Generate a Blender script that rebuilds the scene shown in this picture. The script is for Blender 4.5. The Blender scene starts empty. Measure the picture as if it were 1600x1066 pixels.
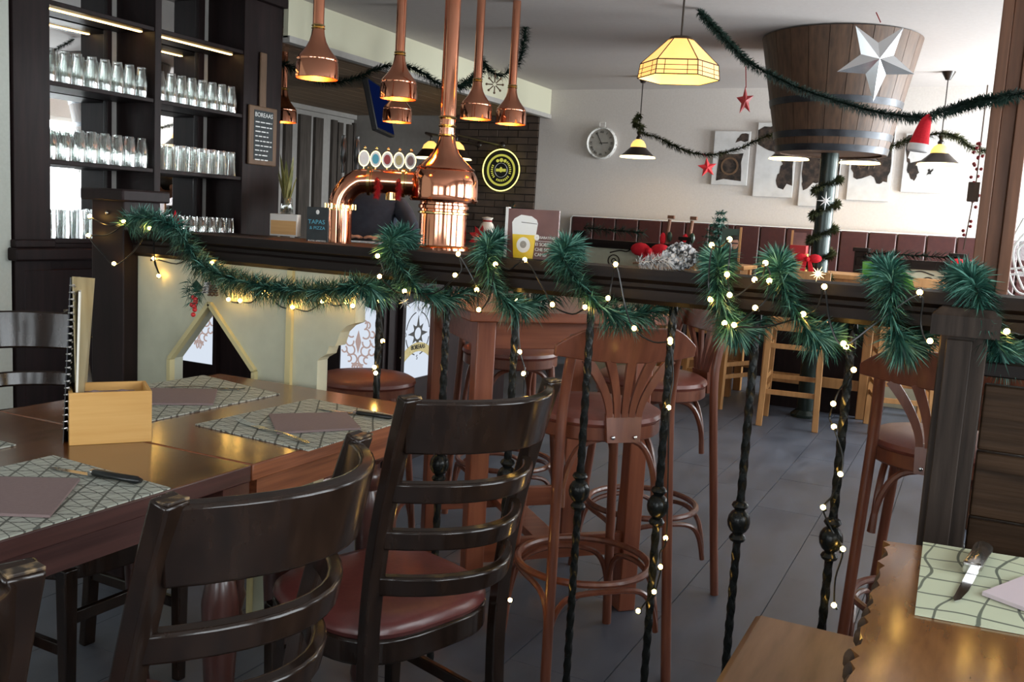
import bpy, bmesh, math, random
from mathutils import Vector, Matrix
random.seed(7)
R = math.radians
scene = bpy.context.scene
C = scene.collection

# ------------------------------------------------------------------ camera
# room axes: +Y runs away along the bar side, +X runs right along the railing; the eye is 1.32 m above the floor
EYE = Vector((0, 0, 1.32)); FPX = 1472.97
PITCH, ROLL, YAW = 0.1294, 0.05724, 0.45362
_f = Vector((-math.sin(YAW)*math.cos(PITCH), math.cos(YAW)*math.cos(PITCH), -math.sin(PITCH)))
_r0 = Vector((math.cos(YAW), math.sin(YAW), 0)); _u0 = _r0.cross(_f)
_r = _r0*math.cos(ROLL) + _u0*math.sin(ROLL); _u = _u0*math.cos(ROLL) - _r0*math.sin(ROLL)
cam = bpy.data.cameras.new('camera'); camo = bpy.data.objects.new('camera', cam); C.objects.link(camo)
cam.sensor_width = 36; cam.lens = FPX*36/1600; cam.clip_start = 0.02
M = Matrix((_r, _u, -_f)).transposed().to_4x4(); M.translation = EYE
camo.matrix_world = M
scene.camera = camo
def ray(x, y): return _r*(x-800) - _u*(y-533) + _f*FPX
def P(x, y, w): return EYE + ray(x, y)*(w/FPX)                 # surveyed point at distance w
def PZ(x, y, z): d = ray(x, y); return EYE + d*((z-EYE.z)/d.z)   # on the level z
def PY(x, y, Y): d = ray(x, y); return EYE + d*(Y/d.y)           # on the plane y = Y
def PX(x, y, X): d = ray(x, y); return EYE + d*(X/d.x)           # on the plane x = X

# ------------------------------------------------------------------ world, daylight, exposure
w = bpy.data.worlds.new('sky'); scene.world = w; w.use_nodes = True
bg = w.node_tree.nodes['Background']; bg.inputs[0].default_value = (0.86, 0.93, 1.0, 1); bg.inputs[1].default_value = 1.6
def area(name, loc, rot, sx, sy, power, col):
    l = bpy.data.lights.new(name, 'AREA'); l.shape = 'RECTANGLE'; l.size = sx; l.size_y = sy; l.energy = power; l.color = col
    o = bpy.data.objects.new(name, l); C.objects.link(o); o.location = loc; o.rotation_euler = rot
    return o
DAY = (0.93, 0.97, 1.0)
X_RIGHT, Y_BACK, Y_FRONT, X_LEFT, Z_CEIL = 1.75, 9.33, -2.2, -4.62, 2.69
WIN_R = [(-1.5, 0.3), (0.8, 2.6), (3.4, 5.3), (5.7, 7.4), (7.7, 9.1)]      # windows of the right wall (y from, to)
WIN_F = [(-3.4, -1.7), (-1.1, 0.7)]                                        # windows of the wall behind the camera (x from, to)
POW = [40, 42, 55, 95, 250]
for (a, b), pw in zip(WIN_R, POW):
    area('daylight', (X_RIGHT+0.35, (a+b)/2, 1.55), (0, R(90), 0), 1.5, b-a, pw, DAY)
for a, b in WIN_F:
    area('daylight', ((a+b)/2, Y_FRONT-0.35, 1.6), (R(90), 0, 0), b-a, 1.4, 22, DAY)
vs = scene.view_settings
vs.view_transform = 'Standard'; vs.look = 'None'; vs.gamma = 1; vs.use_curve_mapping = False
vs.exposure = 0.75
scene.cycles.use_denoising = True
scene.cycles.max_bounces = 10; scene.cycles.transparent_max_bounces = 24
scene.cycles.sample_clamp_indirect = 6
scene.cycles.caustics_reflective = False; scene.cycles.caustics_refractive = False

# ------------------------------------------------------------------ materials
MATS = {}
def mat(name, c, c2=None, rough=.5, metal=0, scale=(8, 8, 8), detail=4, bump=0, bscale=None, spec=.5, coat=0, emit=None, estr=0, lo=.3, hi=.7, rough2=None, sheen=0, world=False):
    m = bpy.data.materials.new(name); m.use_nodes = True; nt = m.node_tree; b = nt.nodes['Principled BSDF']
    b.inputs['Base Color'].default_value = (*c, 1); b.inputs['Roughness'].default_value = rough
    b.inputs['Metallic'].default_value = metal; b.inputs['Specular IOR Level'].default_value = spec
    b.inputs['Coat Weight'].default_value = coat; b.inputs['Coat Roughness'].default_value = .15
    if sheen: b.inputs['Sheen Weight'].default_value = sheen
    if emit: b.inputs['Emission Color'].default_value = (*emit, 1); b.inputs['Emission Strength'].default_value = estr
    if c2 or bump:
        tc = nt.nodes.new('ShaderNodeTexCoord'); mp = nt.nodes.new('ShaderNodeMapping'); mp.inputs['Scale'].default_value = scale
        src = nt.nodes.new('ShaderNodeNewGeometry').outputs['Position'] if world else tc.outputs['Object']
        nt.links.new(src, mp.inputs[0])
        no = nt.nodes.new('ShaderNodeTexNoise'); no.inputs['Scale'].default_value = 1; no.inputs['Detail'].default_value = detail
        nt.links.new(mp.outputs[0], no.inputs['Vector'])
        if c2:
            cr = nt.nodes.new('ShaderNodeValToRGB'); cr.color_ramp.elements[0].position = lo; cr.color_ramp.elements[1].position = hi
            cr.color_ramp.elements[0].color = (*c, 1); cr.color_ramp.elements[1].color = (*c2, 1)
            nt.links.new(no.outputs[0], cr.inputs[0]); nt.links.new(cr.outputs[0], b.inputs['Base Color'])
        if rough2 is not None:
            mr = nt.nodes.new('ShaderNodeMapRange'); mr.inputs[3].default_value = rough; mr.inputs[4].default_value = rough2
            nt.links.new(no.outputs[0], mr.inputs[0]); nt.links.new(mr.outputs[0], b.inputs['Roughness'])
        if bump:
            bp = nt.nodes.new('ShaderNodeBump'); bp.inputs['Strength'].default_value = bump; bp.inputs['Distance'].default_value = .01
            nt.links.new(no.outputs[0], bp.inputs['Height']); nt.links.new(bp.outputs[0], b.inputs['Normal'])
    MATS[name] = m
    return m
def emission(name, c, s):
    m = bpy.data.materials.new(name); m.use_nodes = True; nt = m.node_tree; nt.nodes.remove(nt.nodes['Principled BSDF'])
    e = nt.nodes.new('ShaderNodeEmission'); e.inputs[0].default_value = (*c, 1); e.inputs[1].default_value = s
    nt.links.new(e.outputs[0], nt.nodes['Material Output'].inputs[0]); MATS[name] = m
    return m
def thin_glass(name, tint, gl=.12, rough=.02, edge=.75):
    m = bpy.data.materials.new(name); m.use_nodes = True; nt = m.node_tree; nt.nodes.remove(nt.nodes['Principled BSDF'])
    t = nt.nodes.new('ShaderNodeBsdfTransparent'); t.inputs[0].default_value = (*tint, 1)
    g = nt.nodes.new('ShaderNodeBsdfGlossy'); g.inputs['Roughness'].default_value = rough; g.inputs[0].default_value = (1, 1, 1, 1)
    lw = nt.nodes.new('ShaderNodeLayerWeight'); lw.inputs[0].default_value = .45
    mr = nt.nodes.new('ShaderNodeMapRange'); mr.inputs[3].default_value = gl; mr.inputs[4].default_value = edge
    mx = nt.nodes.new('ShaderNodeMixShader')
    nt.links.new(lw.outputs['Facing'], mr.inputs[0]); nt.links.new(mr.outputs[0], mx.inputs[0])
    nt.links.new(t.outputs[0], mx.inputs[1]); nt.links.new(g.outputs[0], mx.inputs[2])
    nt.links.new(mx.outputs[0], nt.nodes['Material Output'].inputs[0]); MATS[name] = m
    return m
mat('espresso', (.012, .007, .005), (.026, .014, .010), .34, scale=(60, 60, 6), bump=.05, spec=.3)
mat('espresso_worn', (.010, .006, .0045), (.022, .012, .008), .17, scale=(40, 40, 10), bump=.03, spec=.42)
mat('worn_edge', (.022, .013, .009), (.24, .16, .08), .4, scale=(90, 90, 90), lo=.48, hi=.66)
mat('beamwood', (.007, .0045, .004), (.015, .010, .008), .5, scale=(3, 50, 50), bump=.12, spec=.18)
mat('cabinet', (.009, .005, .005), (.018, .009, .009), .5, scale=(30, 30, 3), bump=.04, spec=.2)
mat('mahogany', (.125, .036, .019), (.20, .066, .034), .36, scale=(50, 50, 4), bump=.04, coat=.2)
mat('redwood', (.20, .055, .026), (.30, .095, .046), .36, scale=(4, 50, 50), bump=.03, coat=.2)
mat('redwood_v', (.20, .055, .026), (.30, .095, .046), .38, scale=(50, 50, 4), bump=.03, coat=.15)
mat('tablewood', (.085, .030, .010), (.15, .058, .019), .22, scale=(50, 3, 50), coat=.4)
mat('tablewood2', (.12, .040, .013), (.20, .072, .024), .22, scale=(50, 3, 50), coat=.4)
mat('table_edge', (.16, .045, .018), (.30, .10, .042), .38, scale=(90, 4, 120), coat=.1)
mat('table_edge_dark', (.045, .018, .016), (.075, .031, .026), .36, scale=(90, 4, 120), coat=.1)
mat('oak', (.40, .19, .065), (.52, .27, .10), .45, scale=(40, 40, 4), bump=.03)
mat('bamboo', (.62, .33, .09), (.72, .42, .14), .42, scale=(3, 3, 60), bump=.02)
mat('live_edge', (.13, .05, .016), (.30, .13, .04), .18, scale=(30, 6, 30), coat=.5, bump=.05)
mat('benchwood', (.14, .075, .04), (.24, .14, .08), .45, scale=(30, 4, 30), bump=.05)
mat('bark', (.03, .017, .01), (.10, .055, .025), .7, scale=(40, 40, 40), bump=.3)
mat('plankwood', (.022, .012, .006), (.062, .034, .018), .55, spec=.15, scale=(3, 60, 60), bump=.25, world=True)
mat('postwood', (.020, .014, .011), (.048, .034, .026), .6, spec=.2, scale=(60, 60, 4), bump=.2)
mat('pinepost', (.12, .050, .024), (.20, .085, .042), .5, scale=(50, 50, 3), bump=.06)
mat('slatwood', (.045, .036, .030), (.10, .082, .068), .65, scale=(40, 40, 4), bump=.2, world=True)
mat('ceilplank', (.16, .10, .055), (.28, .18, .10), .6, scale=(50, 3, 50), bump=.1, world=True)
mat('stave', (.056, .028, .015), (.118, .062, .033), .55, scale=(40, 40, 4), bump=.12, world=True)
mat('cream', (.48, .485, .365), (.53, .535, .405), .45, scale=(20, 20, 20))
mat('cream_trim', (.60, .52, .27), None, .4)
mat('plaster', (.59, .545, .51), (.635, .59, .555), .85, scale=(60, 60, 60), bump=.03)
mat('plaster_left', (.50, .52, .46), (.54, .56, .50), .85, scale=(60, 60, 60), bump=.03)
mat('soffit', (.62, .60, .45), None, .8)
mat('greywall', (.38, .36, .335), (.42, .40, .375), .8, scale=(20, 20, 20))
mat('ceiling', (.54, .50, .48), (.57, .53, .51), .9, scale=(40, 40, 40))
mat('slate', (.058, .068, .090), (.100, .113, .142), .34, scale=(9, 3, 9), detail=8, bump=.10, rough2=.55, world=True)
mat('grout', (.20, .19, .18), None, .9)
mat('brick', (.050, .034, .026), (.105, .070, .050), .8, scale=(6, 6, 6), bump=.5, detail=6, world=True)
mat('mortar', (.036, .028, .022), None, .95)
mat('copper', (.84, .34, .20), (.88, .40, .25), .10, metal=1, scale=(5, 5, 5))
mat('copper_in', (.95, .40, .14), None, .35, metal=1)
mat('brass', (.85, .60, .25), None, .16, metal=1)
mat('chrome', (.80, .80, .80), None, .12, metal=1)
mat('steel', (.55, .54, .52), None, .22, metal=1)
mat('iron', (.004, .005, .005), (.008, .010, .009), .26, scale=(60, 60, 60), bump=.12, spec=.28)
mat('hoop', (.018, .019, .023), (.05, .055, .065), .38, metal=.5, scale=(8, 8, 8))
mat('pole_green', (.018, .030, .026), None, .25, metal=.3)
mat('leather', (.11, .028, .025), (.135, .036, .032), .30, scale=(80, 80, 80), bump=.03, coat=.1)
mat('leather_stool', (.16, .045, .030), (.19, .055, .038), .38, scale=(80, 80, 80), bump=.03)
mat('leather_bench', (.042, .011, .011), (.056, .015, .014), .42, scale=(30, 30, 30), bump=.03, world=True)
mat('napkin', (.22, .155, .15), (.235, .168, .162), .85, scale=(150, 150, 150), bump=.1)
mat('napkin_pale', (.62, .52, .55), None, .85)
mat('black_plastic', (.008, .009, .009), None, .28)
mat('black_matte', (.010, .010, .011), None, .55)
mat('white_paint', (.80, .79, .76), None, .5)
mat('paper', (.78, .75, .66), None, .7)
mat('cover_gold', (.26, .21, .11), (.42, .36, .22), .4, scale=(20, 20, 6))
mat('cover_dark', (.03, .03, .035), None, .3)
mat('needle', (.008, .046, .036), (.032, .115, .082), .45, scale=(25, 25, 25), lo=.35, hi=.65, spec=.3)
mat('needle_light', (.05, .22, .17), (.20, .42, .34), .45, scale=(25, 25, 25))
mat('needle_dark', (.008, .020, .015), (.018, .036, .026), .7, spec=.06, scale=(20, 20, 20))
mat('needle_dry', (.022, .034, .016), (.075, .072, .03), .7, spec=.06, scale=(20, 20, 20))
mat('red', (.55, .02, .025), None, .5)
mat('red_felt', (.60, .008, .02), (.72, .015, .03), .9, scale=(120, 120, 120), bump=.2)
mat('red_dark', (.26, .022, .024), (.36, .035, .035), .45, scale=(30, 30, 30))
mat('white_felt', (.85, .83, .82), None, .95)
mat('leaf', (.05, .22, .02), (.10, .34, .05), .4, scale=(30, 30, 30))
mat('leaf_dark', (.02, .05, .03), None, .4)
mat('plantleaf', (.06, .09, .02), (.32, .27, .08), .4, scale=(60, 60, 6))
mat('cone', (.10, .05, .025), None, .6)
mat('snowy', (.75, .75, .76), (.06, .06, .06), .7, scale=(70, 70, 70), lo=.46, hi=.56)
mat('silver', (.78, .80, .82), None, .2, metal=.8)
mat('shirt', (.018, .024, .042), (.030, .038, .060), .85, scale=(20, 20, 20), bump=.1)
mat('skin', (.55, .28, .19), None, .5)
mat('trousers', (.012, .012, .014), None, .8)
mat('hair', (.02, .013, .009), None, .6)
mat('board', (.018, .024, .026), (.03, .037, .04), .7, scale=(20, 20, 20))
mat('boardframe', (.10, .055, .028), (.16, .09, .048), .6, scale=(30, 30, 4))
mat('chalk', (.75, .75, .73), None, .9)
mat('chalk_blue', (.12, .42, .55), None, .9)
mat('poster', (.10, .035, .030), (.22, .10, .085), .35, scale=(6, 6, 6))
mat('beer', (.80, .52, .02), (.92, .66, .06), .3, scale=(20, 20, 8))
mat('foam', (.90, .90, .88), None, .5)
mat('clockface', (.33, .31, .28), (.40, .38, .34), .6, scale=(15, 15, 15))
mat('clockrim', (.70, .68, .64), (.20, .19, .18), .5, scale=(40, 40, 40), lo=.55, hi=.72)
mat('canvas_white', (.56, .55, .54), (.66, .65, .64), .8, scale=(12, 12, 12), world=True)
mat('legwood', (.040, .014, .011), (.07, .024, .018), .3, scale=(50, 50, 4), coat=.3)
mat('print_dark', (.012, .008, .006), (.085, .052, .036), .7, scale=(22, 22, 22), detail=8, lo=.42, hi=.75, world=True)
emission('ornament', (.62, .46, .42), .40)
mat('gold_ribbon', (.48, .38, .14), (.60, .50, .24), .5, scale=(60, 60, 60))
mat('ink', (.02, .018, .016), None, .5)
mat('shade_dark', (.020, .013, .010), None, .35)
mat('shade_amber', (.85, .55, .16), None, .35, emit=(1, .55, .13), estr=.9)
mat('shade_rim', (.95, .85, .55), None, .35, emit=(1, .78, .35), estr=2.2)
mat('tiffany', (.9, .55, .20), (.95, .66, .32), .35, scale=(8, 8, 8), emit=(1, .47, .12), estr=.85)
mat('tiffany_in', (.95, .66, .20), None, .35, emit=(1, .62, .12), estr=1.6)
mat('leading', (.04, .025, .015), None, .5)
mat('mat_white', (.33, .36, .30), None, .8)
emission('bulb', (1, .56, .12), 36)
emission('bulb_hot', (1, .48, .13), 48)
emission('neon', (.95, .88, .20), 1.8)
emission('neon_dim', (.72, .70, .12), .40)
emission('lit_panel', (.80, .88, 1.0), .52)
emission('warm_strip', (1, .62, .22), 7)
emission('tv', (.004, .010, .06), .35)
thin_glass('beer_glass', (.93, .95, .94), .10, .03, .85)
thin_glass('pane', (.97, .98, .98), .04, .0, .4)
thin_glass('vase_glass', (.85, .88, .85), .12, .02, .7)
m = bpy.data.materials.new('mirror'); m.use_nodes = True; b = m.node_tree.nodes['Principled BSDF']
b.inputs['Metallic'].default_value = 1; b.inputs['Roughness'].default_value = .015; b.inputs['Base Color'].default_value = (.86, .88, .88, 1); MATS['mirror'] = m
def placemat_mat(name, base, line, scale, dist, lw0):
    """woven mat printed with dark irregular crossing lines"""
    m = bpy.data.materials.new(name); m.use_nodes = True; nt = m.node_tree; b = nt.nodes['Principled BSDF']; b.inputs['Roughness'].default_value = .7
    tc = nt.nodes.new('ShaderNodeTexCoord'); out = None
    for k, (ang, sc) in enumerate(((.25, scale), (1.75, scale*.85), (.95, scale*.5), (2.5, scale*.4))):
        mp = nt.nodes.new('ShaderNodeMapping'); mp.inputs['Rotation'].default_value = (0, 0, ang + (1.3 if dist > 6 and k else 0)*0); nt.links.new(tc.outputs['Object'], mp.inputs[0])
        wv = nt.nodes.new('ShaderNodeTexWave'); wv.wave_type = 'BANDS'; wv.bands_direction = 'X'
        wv.inputs['Scale'].default_value = sc; wv.inputs['Distortion'].default_value = dist; wv.inputs['Detail'].default_value = 1; wv.inputs['Detail Scale'].default_value = .55 if dist < 6 else .8
        nt.links.new(mp.outputs[0], wv.inputs[0])
        r = nt.nodes.new('ShaderNodeValToRGB'); r.color_ramp.elements[0].position = lw0; r.color_ramp.elements[1].position = lw0*2.2
        nt.links.new(wv.outputs[0], r.inputs[0])
        if out is None: out = r.outputs[0]
        else:
            mx = nt.nodes.new('ShaderNodeMixRGB'); mx.blend_type = 'MULTIPLY'; mx.inputs[0].default_value = 1
            nt.links.new(out, mx.inputs[1]); nt.links.new(r.outputs[0], mx.inputs[2]); out = mx.outputs[0]
        if k == 1 and dist > 6: break
    mx = nt.nodes.new('ShaderNodeMixRGB'); mx.inputs[1].default_value = (*line, 1); mx.inputs[2].default_value = (*base, 1)
    nt.links.new(out, mx.inputs[0]); nt.links.new(mx.outputs[0], b.inputs['Base Color']); MATS[name] = m
placemat_mat('placemat', (.42, .44, .38), (.09, .095, .08), 15, 2.2, .011)
placemat_mat('placemat_waves', (.56, .60, .43), (.13, .15, .11), 6, 7, .010)
# ------------------------------------------------------------------ mesh helpers
V = Vector
class MB:
    def __init__(s): s.v = []; s.f = []
    def add(s, vs, fs):
        n = len(s.v); s.v += [tuple(v) for v in vs]; s.f += [tuple(i+n for i in f) for f in fs]; return s
    def box(s, c, d, rz=0, mx=None):
        c = V(c); h = V(d)/2; m = mx or Matrix.Rotation(rz, 3, 'Z')
        vs = [c + m @ V((sx*h.x, sy*h.y, sz*h.z)) for sz in (-1, 1) for sy in (-1, 1) for sx in (-1, 1)]
        return s.add(vs, [(0, 2, 3, 1), (4, 5, 7, 6), (0, 1, 5, 4), (2, 6, 7, 3), (0, 4, 6, 2), (1, 3, 7, 5)])
    def span(s, a, b):
        a = V(a); b = V(b); return s.box((a+b)/2, [abs(x) for x in (b-a)])
    def bar(s, p0, p1, wd, th, up=(0, 0, 1)):
        return s.sweep([p0, p1], [(-wd/2, -th/2), (wd/2, -th/2), (wd/2, th/2), (-wd/2, th/2)], up)
    def sweep(s, pts, prof, up=None, closed=False, scl=None):
        """profile (side, up) swept along a path"""
        pts = [V(p) for p in pts]; n = len(pts); k = len(prof); vs = []
        t0 = None; nrm = None
        for i, p in enumerate(pts):
            a = pts[(i-1) % n] if (i > 0 or closed) else p; b_ = pts[(i+1) % n] if (i < n-1 or closed) else p
            t = (b_-a).normalized()
            if up is not None:
                side = t.cross(V(up)); side = side.normalized() if side.length > 1e-6 else V((1, 0, 0)); nu = side.cross(t)
            else:
                if nrm is None:
                    g = V((0, 0, 1)) if abs(t.z) < .9 else V((1, 0, 0)); nrm = (g - t*g.dot(t)).normalized()
                else:
                    nrm = (t0.rotation_difference(t) @ nrm); nrm = (nrm - t*nrm.dot(t)).normalized()
                nu = nrm; side = t.cross(nu); t0 = t
            if up is None: t0 = t
            f = scl[i] if scl else 1
            vs += [p + side*(a_*f) + nu*(b2*f) for a_, b2 in prof]
        fs = []
        for i in range(n if closed else n-1):
            j = (i+1) % n
            fs += [(i*k+q, i*k+(q+1) % k, j*k+(q+1) % k, j*k+q) for q in range(k)]
        if not closed: fs += [tuple(range(k))[::-1], tuple((n-1)*k+q for q in range(k))]
        return s.add(vs, fs)
    def tube(s, pts, r, n=8, closed=False, radii=None):
        prof = [(math.cos(2*math.pi*i/n)*r, math.sin(2*math.pi*i/n)*r) for i in range(n)]
        return s.sweep(pts, prof, None, closed, [q/r for q in radii] if radii else None)
    def cyl(s, p0, p1, r0, r1=None, n=12): return s.tube([p0, p1], r0, n, radii=[r0, r0 if r1 is None else r1])
    def lathe(s, prof, o=(0, 0, 0), n=24, mx=None, ang=None, sx=1, sy=1):
        o = V(o); vs = []; k = len(prof); m = mx or Matrix.Identity(3)
        full = ang is None; a0, a1 = ang or (0, 2*math.pi); cnt = n if full else n+1
        for i in range(cnt):
            a = a0 + (a1-a0)*i/n
            vs += [o + m @ V((math.cos(a)*r*sx, math.sin(a)*r*sy, z)) for r, z in prof]
        fs = []
        for i in range(n):
            j = (i+1) % cnt
            fs += [(i*k+q, j*k+q, j*k+q+1, i*k+q+1) for q in range(k-1)]
        return s.add(vs, fs)
    def prism(s, poly, o, u, v, th):
        o, u, v = V(o), V(u), V(v); nn = u.cross(v).normalized()*th; k = len(poly)
        vs = [o + u*a + v*b for a, b in poly]; vs += [x + nn for x in vs]
        return s.add(vs, [tuple(range(k))[::-1], tuple(range(k, 2*k))] + [(i, (i+1) % k, k+(i+1) % k, k+i) for i in range(k)])
    def slab(s, pts, th):
        """level polygon given by world points, thickened downwards"""
        k = len(pts); vs = [V(p) for p in pts] + [V(p) - V((0, 0, th)) for p in pts]
        return s.add(vs, [tuple(range(k)), tuple(range(k, 2*k))[::-1]] + [(i, k+i, k+(i+1) % k, (i+1) % k) for i in range(k)])
    def ball(s, c, r, n=10, m=6, sc=(1, 1, 1), mx=None):
        pr = [(math.sin(math.pi*i/m)*r, -math.cos(math.pi*i/m)*r) for i in range(m+1)]; pr[0] = (1e-5, -r); pr[-1] = (1e-5, r)
        q = MB().lathe(pr, (0, 0, 0), n); mm = mx or Matrix.Identity(3)
        return s.add([V(c) + mm @ V((a*sc[0], b*sc[1], d*sc[2])) for a, b, d in q.v], q.f)
    def mesh(s, name, m, smooth=True, recalc=True, angle=38):
        me = bpy.data.meshes.new(name); me.from_pydata(s.v, [], s.f)
        if recalc:
            b = bmesh.new(); b.from_mesh(me); bmesh.ops.remove_doubles(b, verts=b.verts, dist=1e-6); bmesh.ops.recalc_face_normals(b, faces=b.faces); b.to_mesh(me); b.free()
        if smooth:
            me.polygons.foreach_set('use_smooth', [True]*len(me.polygons)); me.set_sharp_from_angle(angle=R(angle))
        me.materials.append(MATS[m]); me.update(); return me
    def build(s, name, m, parent=None, bevel=0, smooth=True, recalc=True, label=None, loc=None, rz=0, angle=38):
        o = bpy.data.objects.new(name, s.mesh(name, m, smooth, recalc, angle)); C.objects.link(o)
        if parent: o.parent = parent
        if loc is not None: o.location = loc
        if rz: o.rotation_euler = (0, 0, rz)
        if bevel:
            b = o.modifiers.new('bevel', 'BEVEL'); b.width = bevel; b.segments = 2; b.limit_method = 'ANGLE'; b.angle_limit = R(45)
        if label: o['label'] = label
        return o
def tag(o, label, cat=None, group=None, kind=None):
    if label: o['label'] = label
    if cat: o['category'] = cat
    if group: o['group'] = group
    if kind: o['kind'] = kind
    return o
def thing(name, label, cat, loc=(0, 0, 0), rz=0, group=None):
    o = bpy.data.objects.new(name, None); C.objects.link(o); o.location = loc; o.rotation_euler = (0, 0, rz); o.empty_display_size = .05
    return tag(o, label, cat, group)
def copy_tree(o, parent=None):
    c = o.copy(); C.objects.link(c); c.parent = parent
    for ch in o.children: copy_tree(ch, c)
    return c
def place(proto, used, loc, rz, label, group=None):
    """the prototype itself the first time, a copy with copies of its parts after that"""
    o = proto if not used.get(proto.name) else copy_tree(proto)
    used[proto.name] = True
    o.location = loc; o.rotation_euler = (0, 0, rz); o['label'] = label
    if group: o['group'] = group
    return o
USED = {}
def struct(o): o['kind'] = 'structure'; return o
def inst(me, name, parent=None, loc=(0, 0, 0), rot=(0, 0, 0), sc=None):
    o = bpy.data.objects.new(name, me); C.objects.link(o); o.parent = parent; o.location = loc; o.rotation_euler = rot
    if sc: o.scale = sc
    return o
def bez(pts, n=8):
    """Catmull-Rom through the points"""
    pts = [V(p) for p in pts]; out = []
    for i in range(len(pts)-1):
        p0 = pts[max(i-1, 0)]; p1 = pts[i]; p2 = pts[i+1]; p3 = pts[min(i+2, len(pts)-1)]
        for k in range(n):
            t = k/n
            out.append(.5*((2*p1)+(p2-p0)*t+(2*p0-5*p1+4*p2-p3)*t*t+(3*p1-p0-3*p2+p3)*t**3))
    return out + [pts[-1]]
def text_mesh(body, size, ext=.0006, align='CENTER', name='lettering', m='ink', sx=1):
    cu = bpy.data.curves.new(name, 'FONT'); cu.body = body; cu.size = size; cu.extrude = ext; cu.align_x = align; cu.align_y = 'CENTER'; cu.resolution_u = 3
    o = bpy.data.objects.new(name, cu); C.objects.link(o)
    me = bpy.data.meshes.new_from_object(o.evaluated_get(bpy.context.evaluated_depsgraph_get()))
    bpy.data.objects.remove(o); me.name = name; me.materials.clear(); me.materials.append(MATS[m])
    if sx != 1:
        for v in me.vertices: v.co.x *= sx
    return me
def text(body, size, o, u, v, parent, m='ink', name='lettering', align='CENTER', sx=1):
    """flat lettering at o, reading along u with v up"""
    me = text_mesh(body, size, .0006, align, name, m, sx); u = V(u).normalized(); v = V(v); v = (v - u*v.dot(u)).normalized(); nn = u.cross(v)
    mw = Matrix((u, v, nn)).transposed().to_4x4(); mw.translation = V(o)
    for q in me.vertices: q.co = mw @ q.co
    ob = bpy.data.objects.new(name, me); C.objects.link(ob); ob.parent = parent
    return ob
def needles(path, rad, per_m, seed, L=(.7, 1.1), wid=.0016, lean=.55, gravity=0):
    """tinsel branch: thin tapering needles standing off a path"""
    rnd = random.Random(seed); mb = MB(); vs = []; fs = []
    for i in range(len(path)-1):
        a, b = path[i], path[i+1]; d = b-a; ln = d.length
        if ln < 1e-6: continue
        t = d/ln; g = V((0, 0, 1)) if abs(t.z) < .9 else V((1, 0, 0)); n1 = t.cross(g).normalized(); n2 = t.cross(n1)
        cnt = ln*per_m; cnt = int(cnt) + (rnd.random() < cnt-int(cnt))
        for _ in range(cnt):
            p = a + d*rnd.random(); an = rnd.uniform(0, 2*math.pi)
            o = (n1*math.cos(an)+n2*math.sin(an)) + t*rnd.gauss(lean, .35); o.z -= gravity; o.normalize()
            l = rad*rnd.uniform(*L); s = o.cross(t+V((.01, .02, .03))); s = s.normalized()*wid
            mid = p + o*l*.55 + V((0, 0, -.06*l)); e = p + o*l + V((0, 0, -.2*l))
            k = len(vs); vs += [p-s*.7, p+s*.7, mid+s, mid-s, e]; fs += [(k, k+1, k+2, k+3), (k+3, k+2, k+4)]
    mb.v = vs; mb.f = fs; return mb
def garland(name, label, pts, rad, per_m, seed, m='needle', n=8, wid=.0016, lean=.5, tips=None, cat='garland'):
    t = thing(name, label, cat, pts[0])
    loc = V(pts[0]); path = [p-loc for p in bez(pts, n)]
    MB().tube(path, .004, 5).build('core_wire', 'needle_dark', t)
    o = needles(path, rad, per_m, seed, wid=wid, lean=lean).build('needles', m, t, smooth=False, recalc=False); o['kind'] = 'stuff'
    if tips:
        o = needles(path, rad*1.06, per_m*.3, seed+1, wid=wid, lean=lean, L=(.85, 1.1)).build('light_needles', tips, t, smooth=False, recalc=False); o['kind'] = 'stuff'
    return t
# ------------------------------------------------------------------ the room
XW = -6.83                                                     # slatted wall behind the bar
ZB = 2.42                                                      # lower ceiling over the back of the bar
fl = struct(MB().span((XW-.2, Y_FRONT-.2, -.12), (X_RIGHT+.2, Y_BACK+.2, -.006)).build('floor', 'grout', smooth=False))
tm = MB().box((0, 0, -.006), (.2935, .5985, .012)).mesh('tile', 'slate', smooth=False)
for i in range(-9, 7):
    for j in range(13):
        x = -.548 + .297*(i+.5); y = 1.55 + .6*j + (.3 if i % 2 else 0)
        if y > 9.0: continue
        inst(tm, 'tile', fl, (x, y, random.uniform(-.0008, 0)), (random.uniform(-.0012, .0012), random.uniform(-.002, .002), 0))
fo = MB()
fo.span((XW, Y_FRONT, -.006), (-.548-9*.297, Y_BACK, -.0005)); fo.span((-3.221, Y_FRONT, -.006), (X_RIGHT, 1.25, -.0005)); fo.span((1.234, 1.25, -.006), (X_RIGHT, Y_BACK, -.0005))
fo.build('tile_field', 'slate', fl, smooth=False)
struct(MB().span((XW-.2, Y_FRONT-.2, Z_CEIL), (X_RIGHT+.2, Y_BACK+.2, Z_CEIL+.1)).build('ceiling', 'ceiling', smooth=False))
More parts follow.
